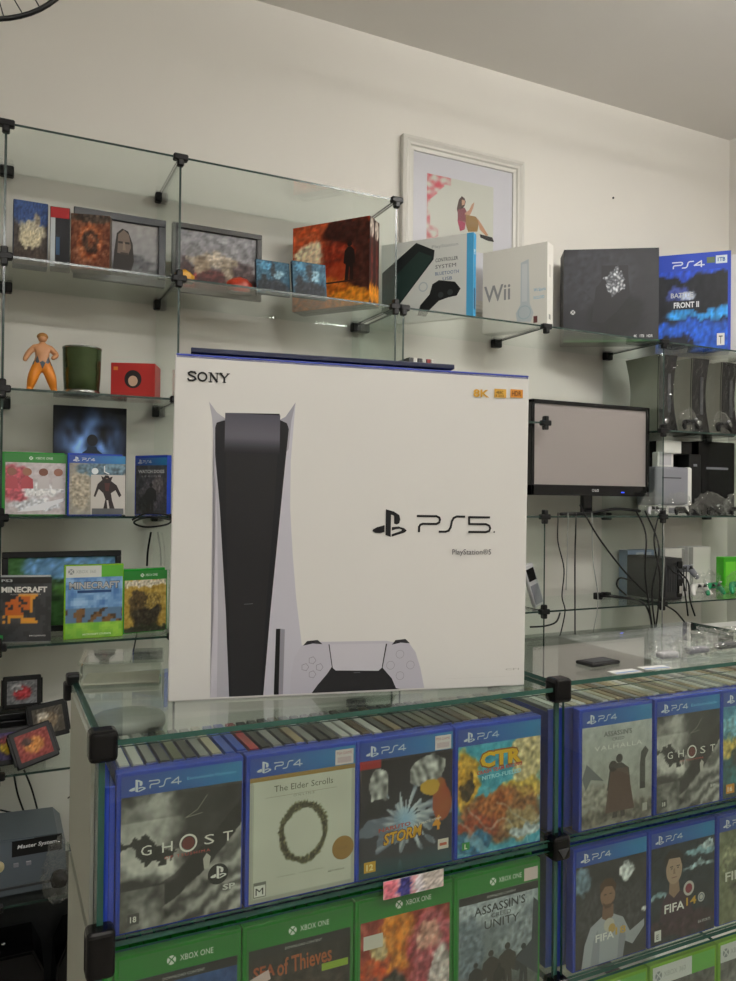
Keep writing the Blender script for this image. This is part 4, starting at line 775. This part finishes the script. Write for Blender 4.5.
def pad(parent, x, y, z, m, s=1, rz=0, name='controller'):      # game controller: one shaped shell with sticks and buttons
    me = bpy.data.meshes.new(name); J = [((0, 0, 0), .018), ((-.035, 0, .002), .02), ((.035, 0, .002), .02), ((-.055, -.03, -.002), .014), ((.055, -.03, -.002), .014), ((-.062, -.055, -.004), .010), ((.062, -.055, -.004), .010)]
    me.from_pydata([tuple(q*s for q in j[0]) for j in J], [(0, 1), (0, 2), (1, 3), (2, 4), (3, 5), (4, 6)], []); ob = bpy.data.objects.new(name, me); COL.objects.link(ob)
    ob.modifiers.new('s', 'SKIN'); ob.modifiers.new('u', 'SUBSURF').levels = 2
    for i, v in enumerate(me.skin_vertices[0].data): v.radius = (J[i][1]*s, J[i][1]*s); v.use_root = (i == 0)
    dg = bpy.context.evaluated_depsgraph_get(); m2 = bpy.data.meshes.new_from_object(ob.evaluated_get(dg)); bpy.data.objects.remove(ob); m2.materials.clear()
    c = link(name, m2, parent, (m,), True); c.location = (x, y, z); c.rotation_euler = (.9, 0, rz)
    for dx, dy in ((-.02, -.012), (.02, -.012)): q = lathe('stick', [(.003, .014), (.003, .024), (.007, .026), (.007, .029)], BLACK, c, 14, (dx*s, dy*s, 0)); q.scale = (1, 1, s)
    for dx in (.035, .043): q = lathe('button', [(.003, .017), (.003, .0225)], LGREY, c, 12, (dx*s, .004*s, 0))
    return c
bg = bag('plastic_bag', 'crumpled clear bag with a dark joystick by the retro console', (.165, 2.13, Z(S6)+.02), (.035, .03, .15), seed=3)
bg.location.z = Z(S6)
lathe('joystick_ball', [(.002, 0), (.018, .008), (.022, .024), (.016, .04), (.002, .046)], GLOSS, bg, 20, (0, 0, .03))
o = thing('black_backdrop_box', 'large black box added as a dark backdrop behind the black consoles', 'box', (.10, 2.345, 0)); box('body', (-.40, .42, 0, .115, 0, .372), mat('matt_black', '1a1b1d', .5), o, .004); box('lid', (-.405, .425, -.004, .118, .34, .374), BLACK, o, .003)  # black box added as a backdrop to darken the space under the shelves
S7 = -1.34
for i, (x, l) in enumerate(((.0, 'black console lying at the left edge of the bottom shelf'), (.30, 'black console lying right of another on the bottom shelf'))):
    o = thing('black_game_console', l, 'game console', (x, 2.26, 0.0), 0, 'black consoles on the floor under the shelves')
    prism('body', [(-.13, 0.0), (.13, 0.0), (.14, .05), (.135, .20), (.11, .255), (-.11, .255), (-.135, .20), (-.14, .05)], -.09, .07, GLOSS, o, .006)
    box('disc_slot', (-.09, .09, -.093, -.086, .14, .152), GREY, o, .001); box('foot', (-.1, .1, -.092, -.07, .02, .03), GREY, o, .001)
    for j in range(2): lathe('button', [(.006, 0), (.006, .004)], CHROME, o, 14, (-.05+j*.09, -.02, .2535))

# ------------------------------------------------------------------ clear plastic tub on the counter, left of the big box
o = thing('clear_plastic_box', 'clear plastic box with rounded edges on the counter left of the white box', 'plastic box', (.150, 1.02, Z(-.2343)), -.2)
bm = box_bm(-.048, .048, -.035, .04, 0, .030, .006, 3); fin('box_shell', bm, ACRY, o); bm = box_bm(-.050, .050, -.037, .042, .0302, .034, .0015, 2); fin('lid', bm, ACRY, o)
bm = box_bm(-.045, .045, -.028, .033, .003, .006, .001, 1); fin('paper_liner', bm, mat('cream_paper', 'b9b7a8', .7), o)
o = thing('round_container', 'round container with white lid inside the counter under clear box', 'container', (.158, 1.018, Z(-.433)+.0025))
lathe('tub', [(.034, 0), (.038, .005), (.042, .14), (.042, .142)], mat('frosted_tub', '8f9890', .5), o); lathe('lid', [(.0445, .142), (.0445, .152), (.042, .155)], WHITE, o)

# ------------------------------------------------------------------ monitor
my = 2.20
ml, mr = at(532, 398, my), at(650, 406, my); mb = at(530, 495, my)[2]; mt_ = at(590, 403, my)[2]; mw = mr[0]-ml[0]; mcx = (ml[0]+mr[0])/2
o = thing('monitor', 'black widescreen monitor with reflection painted pale into its screen on glass wall shelf', 'monitor', (mcx, my+.02, Z(-.0535)))
z0 = mb-Z(-.0535); z1 = mt_-Z(-.0535); bz = .014
bm = bmesh.new()
for d in ((-mw/2, mw/2, -.02, .02, z0, z0+.038), (-mw/2, mw/2, -.02, .02, z1-bz, z1), (-mw/2, -mw/2+bz, -.02, .02, z0, z1), (mw/2-bz, mw/2, -.02, .02, z0, z1)): box_bm(*d, .003, 2, bm)
fin('bezel', bm, GLOSS, o)
box('rear_housing', (-mw/2+.01, mw/2-.01, 0, .045, z0+.01, z1-.01), BLACK, o, .01)
box('screen', (-mw/2+bz, mw/2-bz, -.013, -.004, z0+.037, z1-bz), mat('matt_screen', '8c8583', .28), o)  # grey base colour paints in the room reflected by the switched-off screen
P = Print(.04, .012); P.ring(.006, .006, .005, .0012, 'd8d8d8', 16); P.text('LG', .014, .0015, .018, .009, 'd8d8d8', bold=.02); P.build('maker_mark', o, (-.005, -.0206, z0+.014))
box('power_light', (.135, .15, -.0212, -.018, z0+.012, z0+.016), mat('blue_led', '3050ff', .4, emit=.8), o)
bm = bmesh.new(); box_bm(-.022, .022, .004, .026, .008, z0+.03, .006, 2, bm); fin('stand_neck', bm, GLOSS, o)
lathe('stand_base', [(.075, 0), (.085, .004), (.08, .009), (.02, .012)], GLOSS, o, 32, (0, .03, 0))
# ------------------------------------------------------------------ console towers on the right shelf (waisted shape), each in a clear bag
S2r = .2685
def tower(label, x, y, w, d, h, side, k):
    o = thing('game_console', label, 'game console', (x, y, Z(S2r)), 0, 'upright consoles on the right wall shelf')
    bm = bmesh.new(); n = 10; rings = []
    for i in range(n+1):
        t = i/n; q = 1-.16*math.sin(math.pi*t)+.10*(1-t)**3
        rings.append([bm.verts.new((sx*w/2*q, (0 if sy < 0 else d)+(.012*math.sin(math.pi*t) if sy < 0 else -.02*math.sin(math.pi*t)), h*t)) for sx, sy in ((-1, -1), (1, -1), (1, 1), (-1, 1))])
    for a, b in zip(rings, rings[1:]):
        for j in range(4): bm.faces.new((a[j], a[(j+1) % 4], b[(j+1) % 4], b[j]))
    bm.faces.new(rings[0]); bm.faces.new(rings[-1]); bmesh.ops.recalc_face_normals(bm, faces=bm.faces)
    bmesh.ops.bevel(bm, geom=[e for e in bm.edges if abs(e.verts[0].co.z-e.verts[1].co.z) > .01], offset=.004, segments=2, affect='EDGES')
    for f in bm.faces: f.material_index = 1 if abs(f.normal.x) > .8 else 0
    fin('body', bm, (GLOSS, side), o)
    box('disc_tray', (w*.05, w*.22, .008, .014, h*.25, h*.85), DARK, o, .001)
    lathe('power_button', [(.011, 0), (.011, .006)], CHROME, o, 18, (0, 0, 0)).matrix_local = Matrix.Translation((-.005, .008, h*.14)) @ Matrix.Rotation(math.pi/2, 4, 'X')
    bm = bmesh.new(); m_ = 8
    g = [[bm.verts.new(((i/m_-.5)*w*1.25, -.012-.008*noise.noise(Vector((i*.9+k, j*.6, k))), .004+(h*1.0)*j/20)) for i in range(m_+1)] for j in range(21)]
    for j in range(20):
        for i in range(m_): bm.faces.new((g[j][i], g[j][i+1], g[j+1][i+1], g[j+1][i]))
    fin('bag_film', bm, SHEET, o); return o
side_m = mat('satin_grey_side', '8b8c80', .35, vary=.15, bscale=12)
tower('upright grey-sided console in clear bag, nearest the monitor', 2.322, 2.19, .098, .18, .292, side_m, 1)
tower('upright purple-black console in clear bag, middle of three on shelf', 2.495, 2.19, .098, .18, .292, side_m, 4)
tower('upright console in clear bag, cut by the right edge of view', 2.672, 2.20, .098, .18, .292, side_m, 8)
for x, l, k in ((2.40, 'low lump of black controller in clear bag between first and second upright consoles', 5), (2.58, 'low lump of black controller in clear bag between second and third upright consoles', 6)):
    b = bag('controller_bag', l, (x+.008, 2.172, Z(S2r)), (.040, .012, .085), seed=k); pad(b, 0, 0, .036, GLOSS, .62)
# dark boxes etc. on the shelf below
S3r = -.0535
def blk(name, label, d, m, cat='game console', bev=.004, extra=None, group='items on the right wall shelf below upright consoles'):
    o = thing(name, label, cat, ((d[0]+d[1])/2, d[2], d[4]), 0, group); w = d[1]-d[0]; box('body', (-w/2, w/2, 0, d[3]-d[2], 0, d[5]-d[4]), m, o, bev)
    if extra: extra(o, w, d[3]-d[2], d[5]-d[4])
    return o
def slot(o, w, dd, h): box('disc_slot', (-w*.3, w*.3, -.0015, .002, h*.62, h*.65), GREY, o); box('front_panel', (-w*.42, w*.42, -.001, .001, h*.1, h*.5), GLOSS, o)
blk('black_console_box', 'large black box behind the silver console, left of its twin', (2.42, 2.605, 2.32, 2.44, Z(S3r), Z(.246)), GLOSS, extra=slot)
blk('black_console_box', 'large black box cut by the right edge, below the upright consoles', (2.61, 2.822, 2.30, 2.44, Z(S3r), Z(.250)), GLOSS, extra=slot)
blk('black_tower_console', 'slim matt black tower before the large black box', (2.50, 2.565, 2.25, 2.31, Z(S3r), Z(.19)), BLACK, extra=lambda o, w, dd, h: box('badge', (-.01, .01, -.001, .001, h*.8, h*.84), GREY, o))
c0 = at(643, 500, 2.22); c1 = at(692, 468, 2.22)
blk('silver_console', 'silver grey console with rounded white end beside the monitor', (2.268, 2.455, 2.20, 2.30, Z(S3r)+.0385, c1[2]), GREY, bev=.008, extra=lambda o, w, dd, h: (box('end_cap', (w/2-.02, w/2+.004, -.003, dd, .0, h+.001), WHITE, o, .008), box('slot', (-.06, .04, -.001, .002, h*.7, h*.73), DARK, o)))
pw = at(664, 440, 2.35)
o = thing('white_adapter', 'white stepped plastic adapter standing on the silver console beside the monitor', 'adapter', (2.37, 2.25, c1[2]+.0005), 0)
fin('body', box_bm(-.04, .045, 0, .03, 0, .06, .004, 2, box_bm(-.02, .075, -.012, .03, .055, .105, .004, 2)), WHITE, o); box('face_plate', (-.03, .03, -.002, .002, .01, .06), LGREY, o)
for k, (px, w, l) in enumerate(((653, .05, 'small glossy clear bag directly under the silver console'), (680, .06, 'clear bag of black leads right of the silver console'), (712, .075, 'largest glossy clear bag on monitor-level shelf at right'), (735, .05, 'clear bag at the right edge on monitor-level shelf'))):
    p = at(px, 508, 2.17); b = bag('controller_bag', l, (p[0], 2.172, Z(S3r)), (w, .016, .085), seed=11+k)
    pad(b, 0, 0, .026, GLOSS if k else LGREY, .5, rz=0)
o = thing('power_strip', 'white and black power strip block under the silver console', 'power strip', (2.362, 2.205, Z(S3r))); box('body', (-.09, .09, 0, .09, 0, .038), WHITE, o, .006)
for k in range(3): box('socket', (-.07+k*.05, -.035+k*.05, -.0015, .002, .008, .030), BLACK if k != 1 else GREY, o, .001)
# shelf with black cube console and green pads
S4r = -.3785
def back_led(o, w, dd, h):
    box('side_vent_panel', (w*.18, w*.48, -.004, .002, h*.08, h*.92), GLOSS, o, .002); box('socket_panel', (w*.22, w*.44, -.006, -.003, h*.5, h*.75), DARK, o, .001); box('socket', (w*.25, w*.40, -.008, -.005, h*.16, h*.34), CHROME, o, .001)
    bm = bmesh.new()
    for i in range(9): box_bm(-w*.44+i*.013, -w*.44+i*.013+.003, -.002, .002, h*.2, h*.8, bm=bm)
    fin('vent_slats', bm, DARK, o)
o = blk('black_cube_console', 'matt black cube-shaped console with cables on lower right shelf', (2.31, 2.40, 2.19, 2.39, Z(S4r), Z(-.217)), mat('matt_black', '232427', .5), extra=back_led, group=None)
slabthing('blue_white_box', 'flat blue and white box lying behind the black cube console', 'box', 2.335, 2.48, 2.41, S4r, .178, .05, mat('pale_blue_card', '8fa2c0', .5), lambda P, w, h: (P.rect(0, 0, w, h, '8fa2c4'), P.rect(w*.3, h*.8, w*.6, h*.95, 'd6dce6'), P.rect(w*.7, h*.8, w*.9, h*.95, 'c8d2e2')))
slabthing('white_console_box', 'white upright box with grey edge behind green controllers', 'box', 2.49, 2.60, 2.36, S4r, .185, .06, CARD, lambda P, w, h: (P.rect(0, 0, w, h, 'dddcd6'), P.rect(w*.85, 0, w, h, '8d8d8a')))
slabthing('white_console_box', 'white upright box at right edge behind green controllers', 'box', 2.61, 2.74, 2.35, S4r, .190, .06, CARD, lambda P, w, h: (P.rect(0, 0, w, h, 'dddcd6'), P.rect(0, 0, w*.2, h, '8d8d8a')))
GRN = mat('green_translucent', '23935e', .15); BGRN = mat('bright_green', '3fae1c', .35)
o = thing('game_controller', 'grey controller standing upright behind the green pads', 'controller', (2.49, 2.27, Z(S4r)+.11), 0); pad(o, 0, 0, 0, GREY, .9, name='shell'); box('dock', (-.03, .03, -.01, .03, -.1105, -.012), WHITE, o, .004)
for k, (px, w, m, l) in enumerate(((696, .030, WHITE, 'clear bag holding a white controller beside the black cube'), (710, .036, GRN, 'clear bag with green translucent controller, left of two'), (734, .036, GRN, 'clear bag with green translucent controller, right of two'))):
    p = at(px, 590, 2.2); b = bag('controller_bag', l, (p[0], 2.19, Z(S4r)), (w*1.0, .028, .10), seed=21+k); pad(b, 0, 0, .048, m, .74, rz=0)
o = thing('green_box', 'bright green small box at the right edge above the green pads', 'box', (2.775, 2.28, Z(S4r))); box('body', (-.04, .04, 0, .04, 0, .15), BGRN, o, .004); box('front_label', (-.03, .03, -.001, .001, .02, .13), mat('lime_label', '6fd03a', .4), o)
# small filed cases in the bay right of the big box
for i, (c, l) in enumerate((('2a2a2e', 'black'), ('c9c6c0', 'white'), ('34343a', 'dark grey'), ('b8b6b2', 'pale grey'), ('7a2024', 'red'), ('d0cec8', 'off-white'))):
    o = thing('filed_disc_case', f'{l} slim disc case standing edge-on below the Wii lettered box', 'game case', (1.205+i*.0165, 2.2, Z(.2685)), 0, 'disc cases above the large white box'); box('shell', (-.007, .007, 0, .12, 0, .186), mat('disc_case_'+l.replace(' ', '_').replace('-', '_'), c, .3), o, .001); box('spine_label', (-.005, .005, -.0006, .0005, .02, .17), mat('spine_'+l.replace(' ', '_').replace('-', '_'), 'b0aea8' if i % 2 == 0 else '55555a', .5), o)
o = thing('remote_control', 'silver handset leaning against the shelf divider right of the big box', 'remote control', (at(541, 608, 2.2)[0], 2.2, Z(-.3785)), 0); o.rotation_euler.y = -.35
box('body', (-.022, .022, 0, .02, .0085, .165), LGREY, o, .005); box('keypad', (-.016, .016, -.002, .002, .02, .09), GREY, o, .001); box('display', (-.016, .016, -.002, .002, .105, .15), GLOSS, o, .001)

# ------------------------------------------------------------------ things on the right counter top
ZT = -.2285
def ontop(px, py): return atz(px, py, ZT)
p = ontop(599, 664); o = thing('black_tray', 'thin black tray lying on the right counter glass', 'tray', (p[0], p[1], Z(ZT)), .1); box('tray_body', (-.028, .028, -.014, .018, 0, .005), BLACK, o, .002); box('inlay', (-.022, .022, -.009, .013, .005, .0056), DARK, o)
for k, (px, py, l) in enumerate(((625, 672, 'left white paper tag on the right counter glass'), (655, 668, 'right white paper tag on the right counter glass'))):
    p = ontop(px, py); o = thing('paper_tag', l, 'price tag', (p[0], p[1], Z(ZT)), -.1*k, 'paper tags on the counter glass'); box('paper', (-.022, .022, -.008, .01, 0, .0008), mat('white_paper', 'd8d8d4', .7), o); box('printed_band', (-.02, .02, -.006, -.002, .0008, .001), mat('tag_ink', '6a86b4', .6), o)
for k, (px, py, w, l) in enumerate(((668, 660, .028, 'narrow clear blister pack on right counter glass'), (697, 655, .035, 'clear bag with silver and dark parts on right counter glass'), (728, 650, .04, 'clear bag at right edge on counter glass'))):
    p = ontop(px, py); b = bag('blister_bag', l, (p[0], min(p[1], 1.04), Z(ZT)), (w, .018, .034), seed=31+k); box('contents', (-w*.6, w*.6, -.006, .008, .003, .012), (LGREY, GREY, DARK)[k], b, .003)
# low white cabinet between counter and wall shelving with papers on it
q = atz(690, 618, -.40)
o = thing('white_cabinet', 'low white cabinet between the counter and the wall shelving', 'cabinet', (2.02, 1.62, 0)); box('body', (-.36, .55, 0, .40, .06, Z(-.44)), WHITE, o, .003); box('plinth', (-.34, .53, .02, .38, 0, .06), DARK, o)
for i in range(2):
    d = box('door', (-.355+i*.455, .09+i*.455, -.016, -.001, .07, Z(-.45)), WHITE, o, .002); box('handle', (.04+i*.10, .05+i*.10, -.032, -.015, .45, .58), CHROME, d, .002)
for k, (px, py, w, h_, l, r) in enumerate(((715, 622, .30, .16, 'large blank white sheet on the low cabinet', -.1),)):
    p = atz(px, py, -.43); o = thing('paper_sheet', l, 'paper', (2.2, 1.80, Z(-.4395)), r); box('sheet', (-.15, .18, -.12, .10, 0, .004), mat('white_paper', 'd8d8d4'), o)
o = thing('ruler', 'long dark metal ruler lying on the white sheet', 'ruler', (2.16, 1.74, Z(-.4345)), .0); box('blade', (-.12, .19, -.008, .008, 0, .003), DARK, o); box('grip_edge', (-.12, .19, .003, .006, .003, .006), BLACK, o)

# ------------------------------------------------------------------ cables
CN = [0]; Y1_ = 2.128
def cable(label, pts, r=.0028, name='cable', m=None, plug=None, zs=None):
    CN[0] += 1; W = [at(p[0], p[1], p[2]-(.0075*(CN[0] % 9) if p[2] == Y1_ else 0)) for p in pts]; o = thing(name, label, 'cable', W[0]); L = [Vector(q)-Vector(W[0]) for q in W]
    tube('lead', L, r, m or BLACK, o, 8, 6)
    if plug:
        e = L[0 if plug < 0 else -1]; box('plug', (e.x-.014, e.x+.014, e.y-.01, e.y+.01, e.z-.012, e.z+.012), BLACK, o, .003)
    return o
GRC = mat('grey_cable', '8a8c88', .4)
cable('leftmost wavy black cable hanging below the monitor', [(558, 513, 2.155), (558, 519, Y1_), (558, 542, Y1_), (564, 569, Y1_), (562, 596, Y1_), (565, 612, Y1_), (559, 640, Y1_)], .0022)
cable('straight black cable hanging below the monitor stand', [(576, 513, 2.155), (576, 519, Y1_), (575, 560, Y1_), (575, 620, Y1_), (575, 668, Y1_)], .0026)
cable('thin pale cable hanging beside the straight black one', [(568, 513, 2.155), (568, 519, Y1_), (567, 560, Y1_), (566, 590, Y1_)], .0016, m=GRC)
cable('thin grey cable dropping through the wall plug', [(592, 513, 2.155), (592, 519, Y1_), (593, 560, Y1_), (598, 600, Y1_), (592, 640, Y1_), (590, 665, Y1_)], .0018, m=GRC)
cable('long black cable slanting from monitor stand to the black cube', [(580, 505, 2.13), (588, 520, Y1_), (601, 541, Y1_), (625, 572, Y1_), (648, 595, Y1_)], .003)
cable('short black cable with plug running to the cable bundle', [(598, 596, 2.13), (615, 597, Y1_), (640, 601, Y1_), (649, 612, Y1_), (652, 628, Y1_)], .0038, plug=-1)
cable('black cable hanging in the bundle, leftmost before the black cube', [(636, 511, 2.165), (646, 535, Y1_), (645, 575, Y1_), (652, 628, Y1_), (650, 650, 2.1)], .003)
cable('black cable hanging in the bundle, middle before the black cube', [(645, 511, 2.165), (659, 548, Y1_), (652, 590, Y1_), (655, 628, Y1_), (657, 655, 2.1)], .003)
cable('black cable hanging in the bundle, rightmost before the black cube', [(660, 511, 2.165), (654, 540, Y1_), (660, 580, Y1_), (656, 628, Y1_)], .003)
cable('grey cable hanging right of the black bundle', [(663, 511, 2.165), (664, 560, Y1_), (662, 610, Y1_), (663, 650, Y1_)], .002, m=GRC)
cable('black cable looping right of the black cube, left of a pair', [(668, 566, 2.195), (673, 572, 2.14), (682, 578, Y1_), (686, 600, Y1_), (688, 616, Y1_)], .003)
cable('black cable looping right of the black cube, right of a pair', [(674, 563, 2.195), (680, 572, 2.14), (688, 582, Y1_), (690, 600, Y1_), (695, 616, Y1_)], .003)
cable('black cable trailing from the black cube down to the white sheet', [(665, 605, 2.12), (676, 612, 2.08), (686, 624, 2.0)], .003)
cable('black cable curving low beside the big white box', [(530, 627, 2.1), (545, 626, Y1_), (556, 622, Y1_), (560, 613, 2.13)], .003)
cable('black cable curled left of the black cube console', [(632, 581, 2.13), (620, 578, Y1_), (617, 586, Y1_), (626, 595, 2.13)], .003)
cable('short black cable lying along the monitor shelf', [(560, 514, 2.17), (590, 513, 2.165), (615, 509, 2.165), (640, 511, 2.165)], .005)
cable('coiled black cable on shelf below the turned blue case', [(132, 520, 2.14), (148, 513, 2.13), (170, 516, 2.13), (168, 524, 2.12), (145, 527, 2.12), (134, 522, 2.125), (150, 517, 2.128), (172, 520, 2.13)], .0026)
cable('black cable hanging behind left shelf above the brown soldier case', [(151, 532, 2.45), (148, 550, 2.45), (147, 566, 2.45)], .003)
cable('black cable hanging down below the brown soldier case', [(137, 632, 2.45), (134, 648, 2.45), (130, 662, 2.45)], .0022)
cable('left black cable dropping behind the retro console', [(14, 775, 2.44), (18, 795, 2.44), (27, 820, 2.42)], .0026)
cable('right black cable dropping behind the retro console', [(24, 770, 2.44), (32, 790, 2.44), (39, 816, 2.42)], .0026)
cable('black cable running level above the retro console', [(0, 810, 2.40), (14, 813, 2.40), (40, 818, 2.40)], .0024)
cable('loose black cable poking toward the counter side', [(68, 798, 2.30), (80, 790, 2.25), (94, 786, 2.2)], .002)

# ------------------------------------------------------------------ picture on the wall, nail hole, hanging wheel
a, b = at(403, 133, 2.455), at(524, 165, 2.455)
o = thing('wall_picture', 'white framed picture of a seated woman with pink blossom on the wall', 'picture', ((a[0]+b[0])/2, 2.472, Z(.70)))
w = b[0]-a[0]; h = Z(1.305)-Z(.70)
bm = bmesh.new()
FWm = mat('white_frame', 'cfcdc6', .4)
prof = [(0, 0), (0, -.022), (.012, -.026), (.022, -.020), (.030, -.020), (.034, -.014), (.047, -.012), (.047, 0)]
rg = [[bm.verts.new((sx*(w/2-q), y, (q if sz < 0 else h-q))) for sx, sz in ((-1, -1), (1, -1), (1, 1), (-1, 1))] for q, y in prof]
for a_, b_ in zip(rg, rg[1:]+rg[:1]):
    for k in range(4): bm.faces.new((a_[k], a_[(k+1) % 4], b_[(k+1) % 4], b_[k]))
fin('frame', bm, FWm, o)
PW, PH = w-.09, h-.09; P = Print(PW, PH); P.rect(0, 0, PW, PH, 'd2d2da')
P.k += 1; P.grid(lambda u, v: (lambda q: mixc((.80, .81, .77), (.80, .30, .36), q))(max(0, (.95 if (u < .32*(v-.62)/.38+.04 or (v > .88 and u < .35)) else (.6 if u < .05 else (.55 if math.hypot(u-.08, v-.18) < .09 else 0)))*(.55+1.4*nz(u, v, 13, 97)))), 50, 50, PW*.14, PH*.36, PW*.80, PH*.86)
def pp(x, y): q = at(390+x/4.33, 120+y/4.33, 2.455); return (q[0]-(a[0]+b[0])/2+PW/2, q[2]-Z(.70)-.045)
for pts, c in (([(318, 325), (330, 335), (335, 350), (330, 368), (318, 385), (300, 400), (296, 380), (305, 340)], '3a2420'), ([(318, 340), (332, 345), (330, 362), (318, 366)], 'c0957c'), ([(300, 385), (330, 375), (345, 405), (340, 440), (300, 430)], '7a3a44'),
               ([(330, 400), (350, 385), (362, 360), (372, 352), (368, 375), (355, 405), (338, 415)], 'b98d74'), ([(298, 428), (335, 440), (330, 470), (310, 478)], 'a03a58'), ([(335, 405), (380, 415), (392, 440), (385, 480), (345, 480), (335, 450)], '8a6a38'),
               ([(385, 420), (405, 450), (432, 495), (424, 500), (395, 470)], 'b98a6c'), ([(395, 490), (450, 505), (458, 525), (430, 520), (398, 505)], '1e1c20')): tri(P, [pp(*q) for q in pts], c)
P.build('artwork', o, (-PW/2, -.006, .045), PRM); box('backing', (-PW/2, PW/2, -.0055, 0, .045, h-.045), WHITE, o)
bm = box_bm(-PW/2, PW/2, -.0155, -.0145, .045, h-.045); fin('glazing', bm, PGL, o)
o = thing('wall_nail', 'small dark nail in the wall above the dark grey box', 'nail', at(613, 198, YB-.001)); c = lathe('nail_head', [(.004, 0), (.0045, .003), (.003, .004)], BLACK, o, 12); c.rotation_euler.x = math.pi/2; c = lathe('shaft', [(.0015, -.004), (.0015, .001)], BLACK, o, 8); c.rotation_euler.x = math.pi/2
yw = 1.55; c = Vector(at(-37, -98, yw)); rad = (Vector(at(25, 15, yw))-c).length
o = thing('spoked_wheel', 'black spoked wheel hanging from the ceiling at upper left corner', 'wheel', c)
tube('rim', [(rad*math.cos(2*math.pi*i/64), 0, rad*math.sin(2*math.pi*i/64)) for i in range(64)], .0045, BLACK, o, 10, 0, True)
for i in range(36):
    aa = 2*math.pi*i/36; hb = aa+(.9 if i % 2 else -.9)
    tube('spoke', [(rad*math.cos(aa), 0, rad*math.sin(aa)), (.02*math.cos(hb), .02 if i % 4 < 2 else -.02, .02*math.sin(hb))], .0011, DARK, o, 6, 0)
hbm = bmesh.new(); bmesh.ops.create_cone(hbm, cap_ends=True, segments=20, radius1=.022, radius2=.022, depth=.06, matrix=Matrix.Rotation(math.pi/2, 4, 'X')); fin('hub', hbm, CHROME, o, True)
tube('hanging_cord', [(0, 0, rad+.003), (0, 0, Z(ZC)-c.z-.001)], .002, BLACK, o, 8, 0)

# ------------------------------------------------------------------ lamps
TUBE = mat('lamp_tube', 'fffcf7', .5, emit=1)
def lamp(label, x, y, lx, power, rz=0):
    o = thing('ceiling_lamp', label, 'ceiling lamp', (x, y, Z(ZC)-.12), rz, 'hanging tube lamps')
    for sx in (-1, 1): tube('suspension_wire', [(sx*lx*.4, 0, 0), (sx*lx*.4, 0, .1195)], .0015, BLACK, o, 6, 0)
    box('housing', (-lx/2, lx/2, -.014, .014, -.045, 0), WHITE, o, .003)
    for dy in (-.035, .035):
        m = MATS['lamp_tube'].copy(); m.node_tree.nodes['Principled BSDF'].inputs['Emission Strength'].default_value = power
        tube('lamp_tube', [(-lx/2+.02, dy, -.085), (lx/2-.02, dy, -.085)], .014, m, o, 12, 0)
        for sx in (-1, 1): box('tube_holder', (sx*(lx/2-.012)-.008, sx*(lx/2-.012)+.008, min(dy*1.5, dy*.35), max(dy*1.5, dy*.35), -.104, -.030), WHITE, o, .002)
lamp('tube lamp over the aisle right of centre', 1.95, .8, 1.2, 46)
lamp('tube lamp above and behind the camera', .3, -.7, 1.2, 46)
lamp('added fill tube lamp near the right wall behind the camera', 2.2, -1.0, 1.2, 26)  # extra unseen lamp, added to soften the shadows on the wall
w = bpy.data.worlds.new('world'); SC.world = w; w.use_nodes = True; w.node_tree.nodes['Background'].inputs[0].default_value = (.8, .8, .8, 1); w.node_tree.nodes['Background'].inputs[1].default_value = .2

# ------------------------------------------------------------------ colour management and light paths
SC.view_settings.view_transform = 'Standard'; SC.view_settings.look = 'None'; SC.view_settings.gamma = 1; SC.view_settings.exposure = .72
SC.cycles.max_bounces = 12; SC.cycles.transparent_max_bounces = 48; SC.cycles.glossy_bounces = 6; SC.cycles.diffuse_bounces = 5; SC.cycles.use_denoising = True
SC.cycles.caustics_reflective = False; SC.cycles.caustics_refractive = False; SC.cycles.sample_clamp_indirect = 4
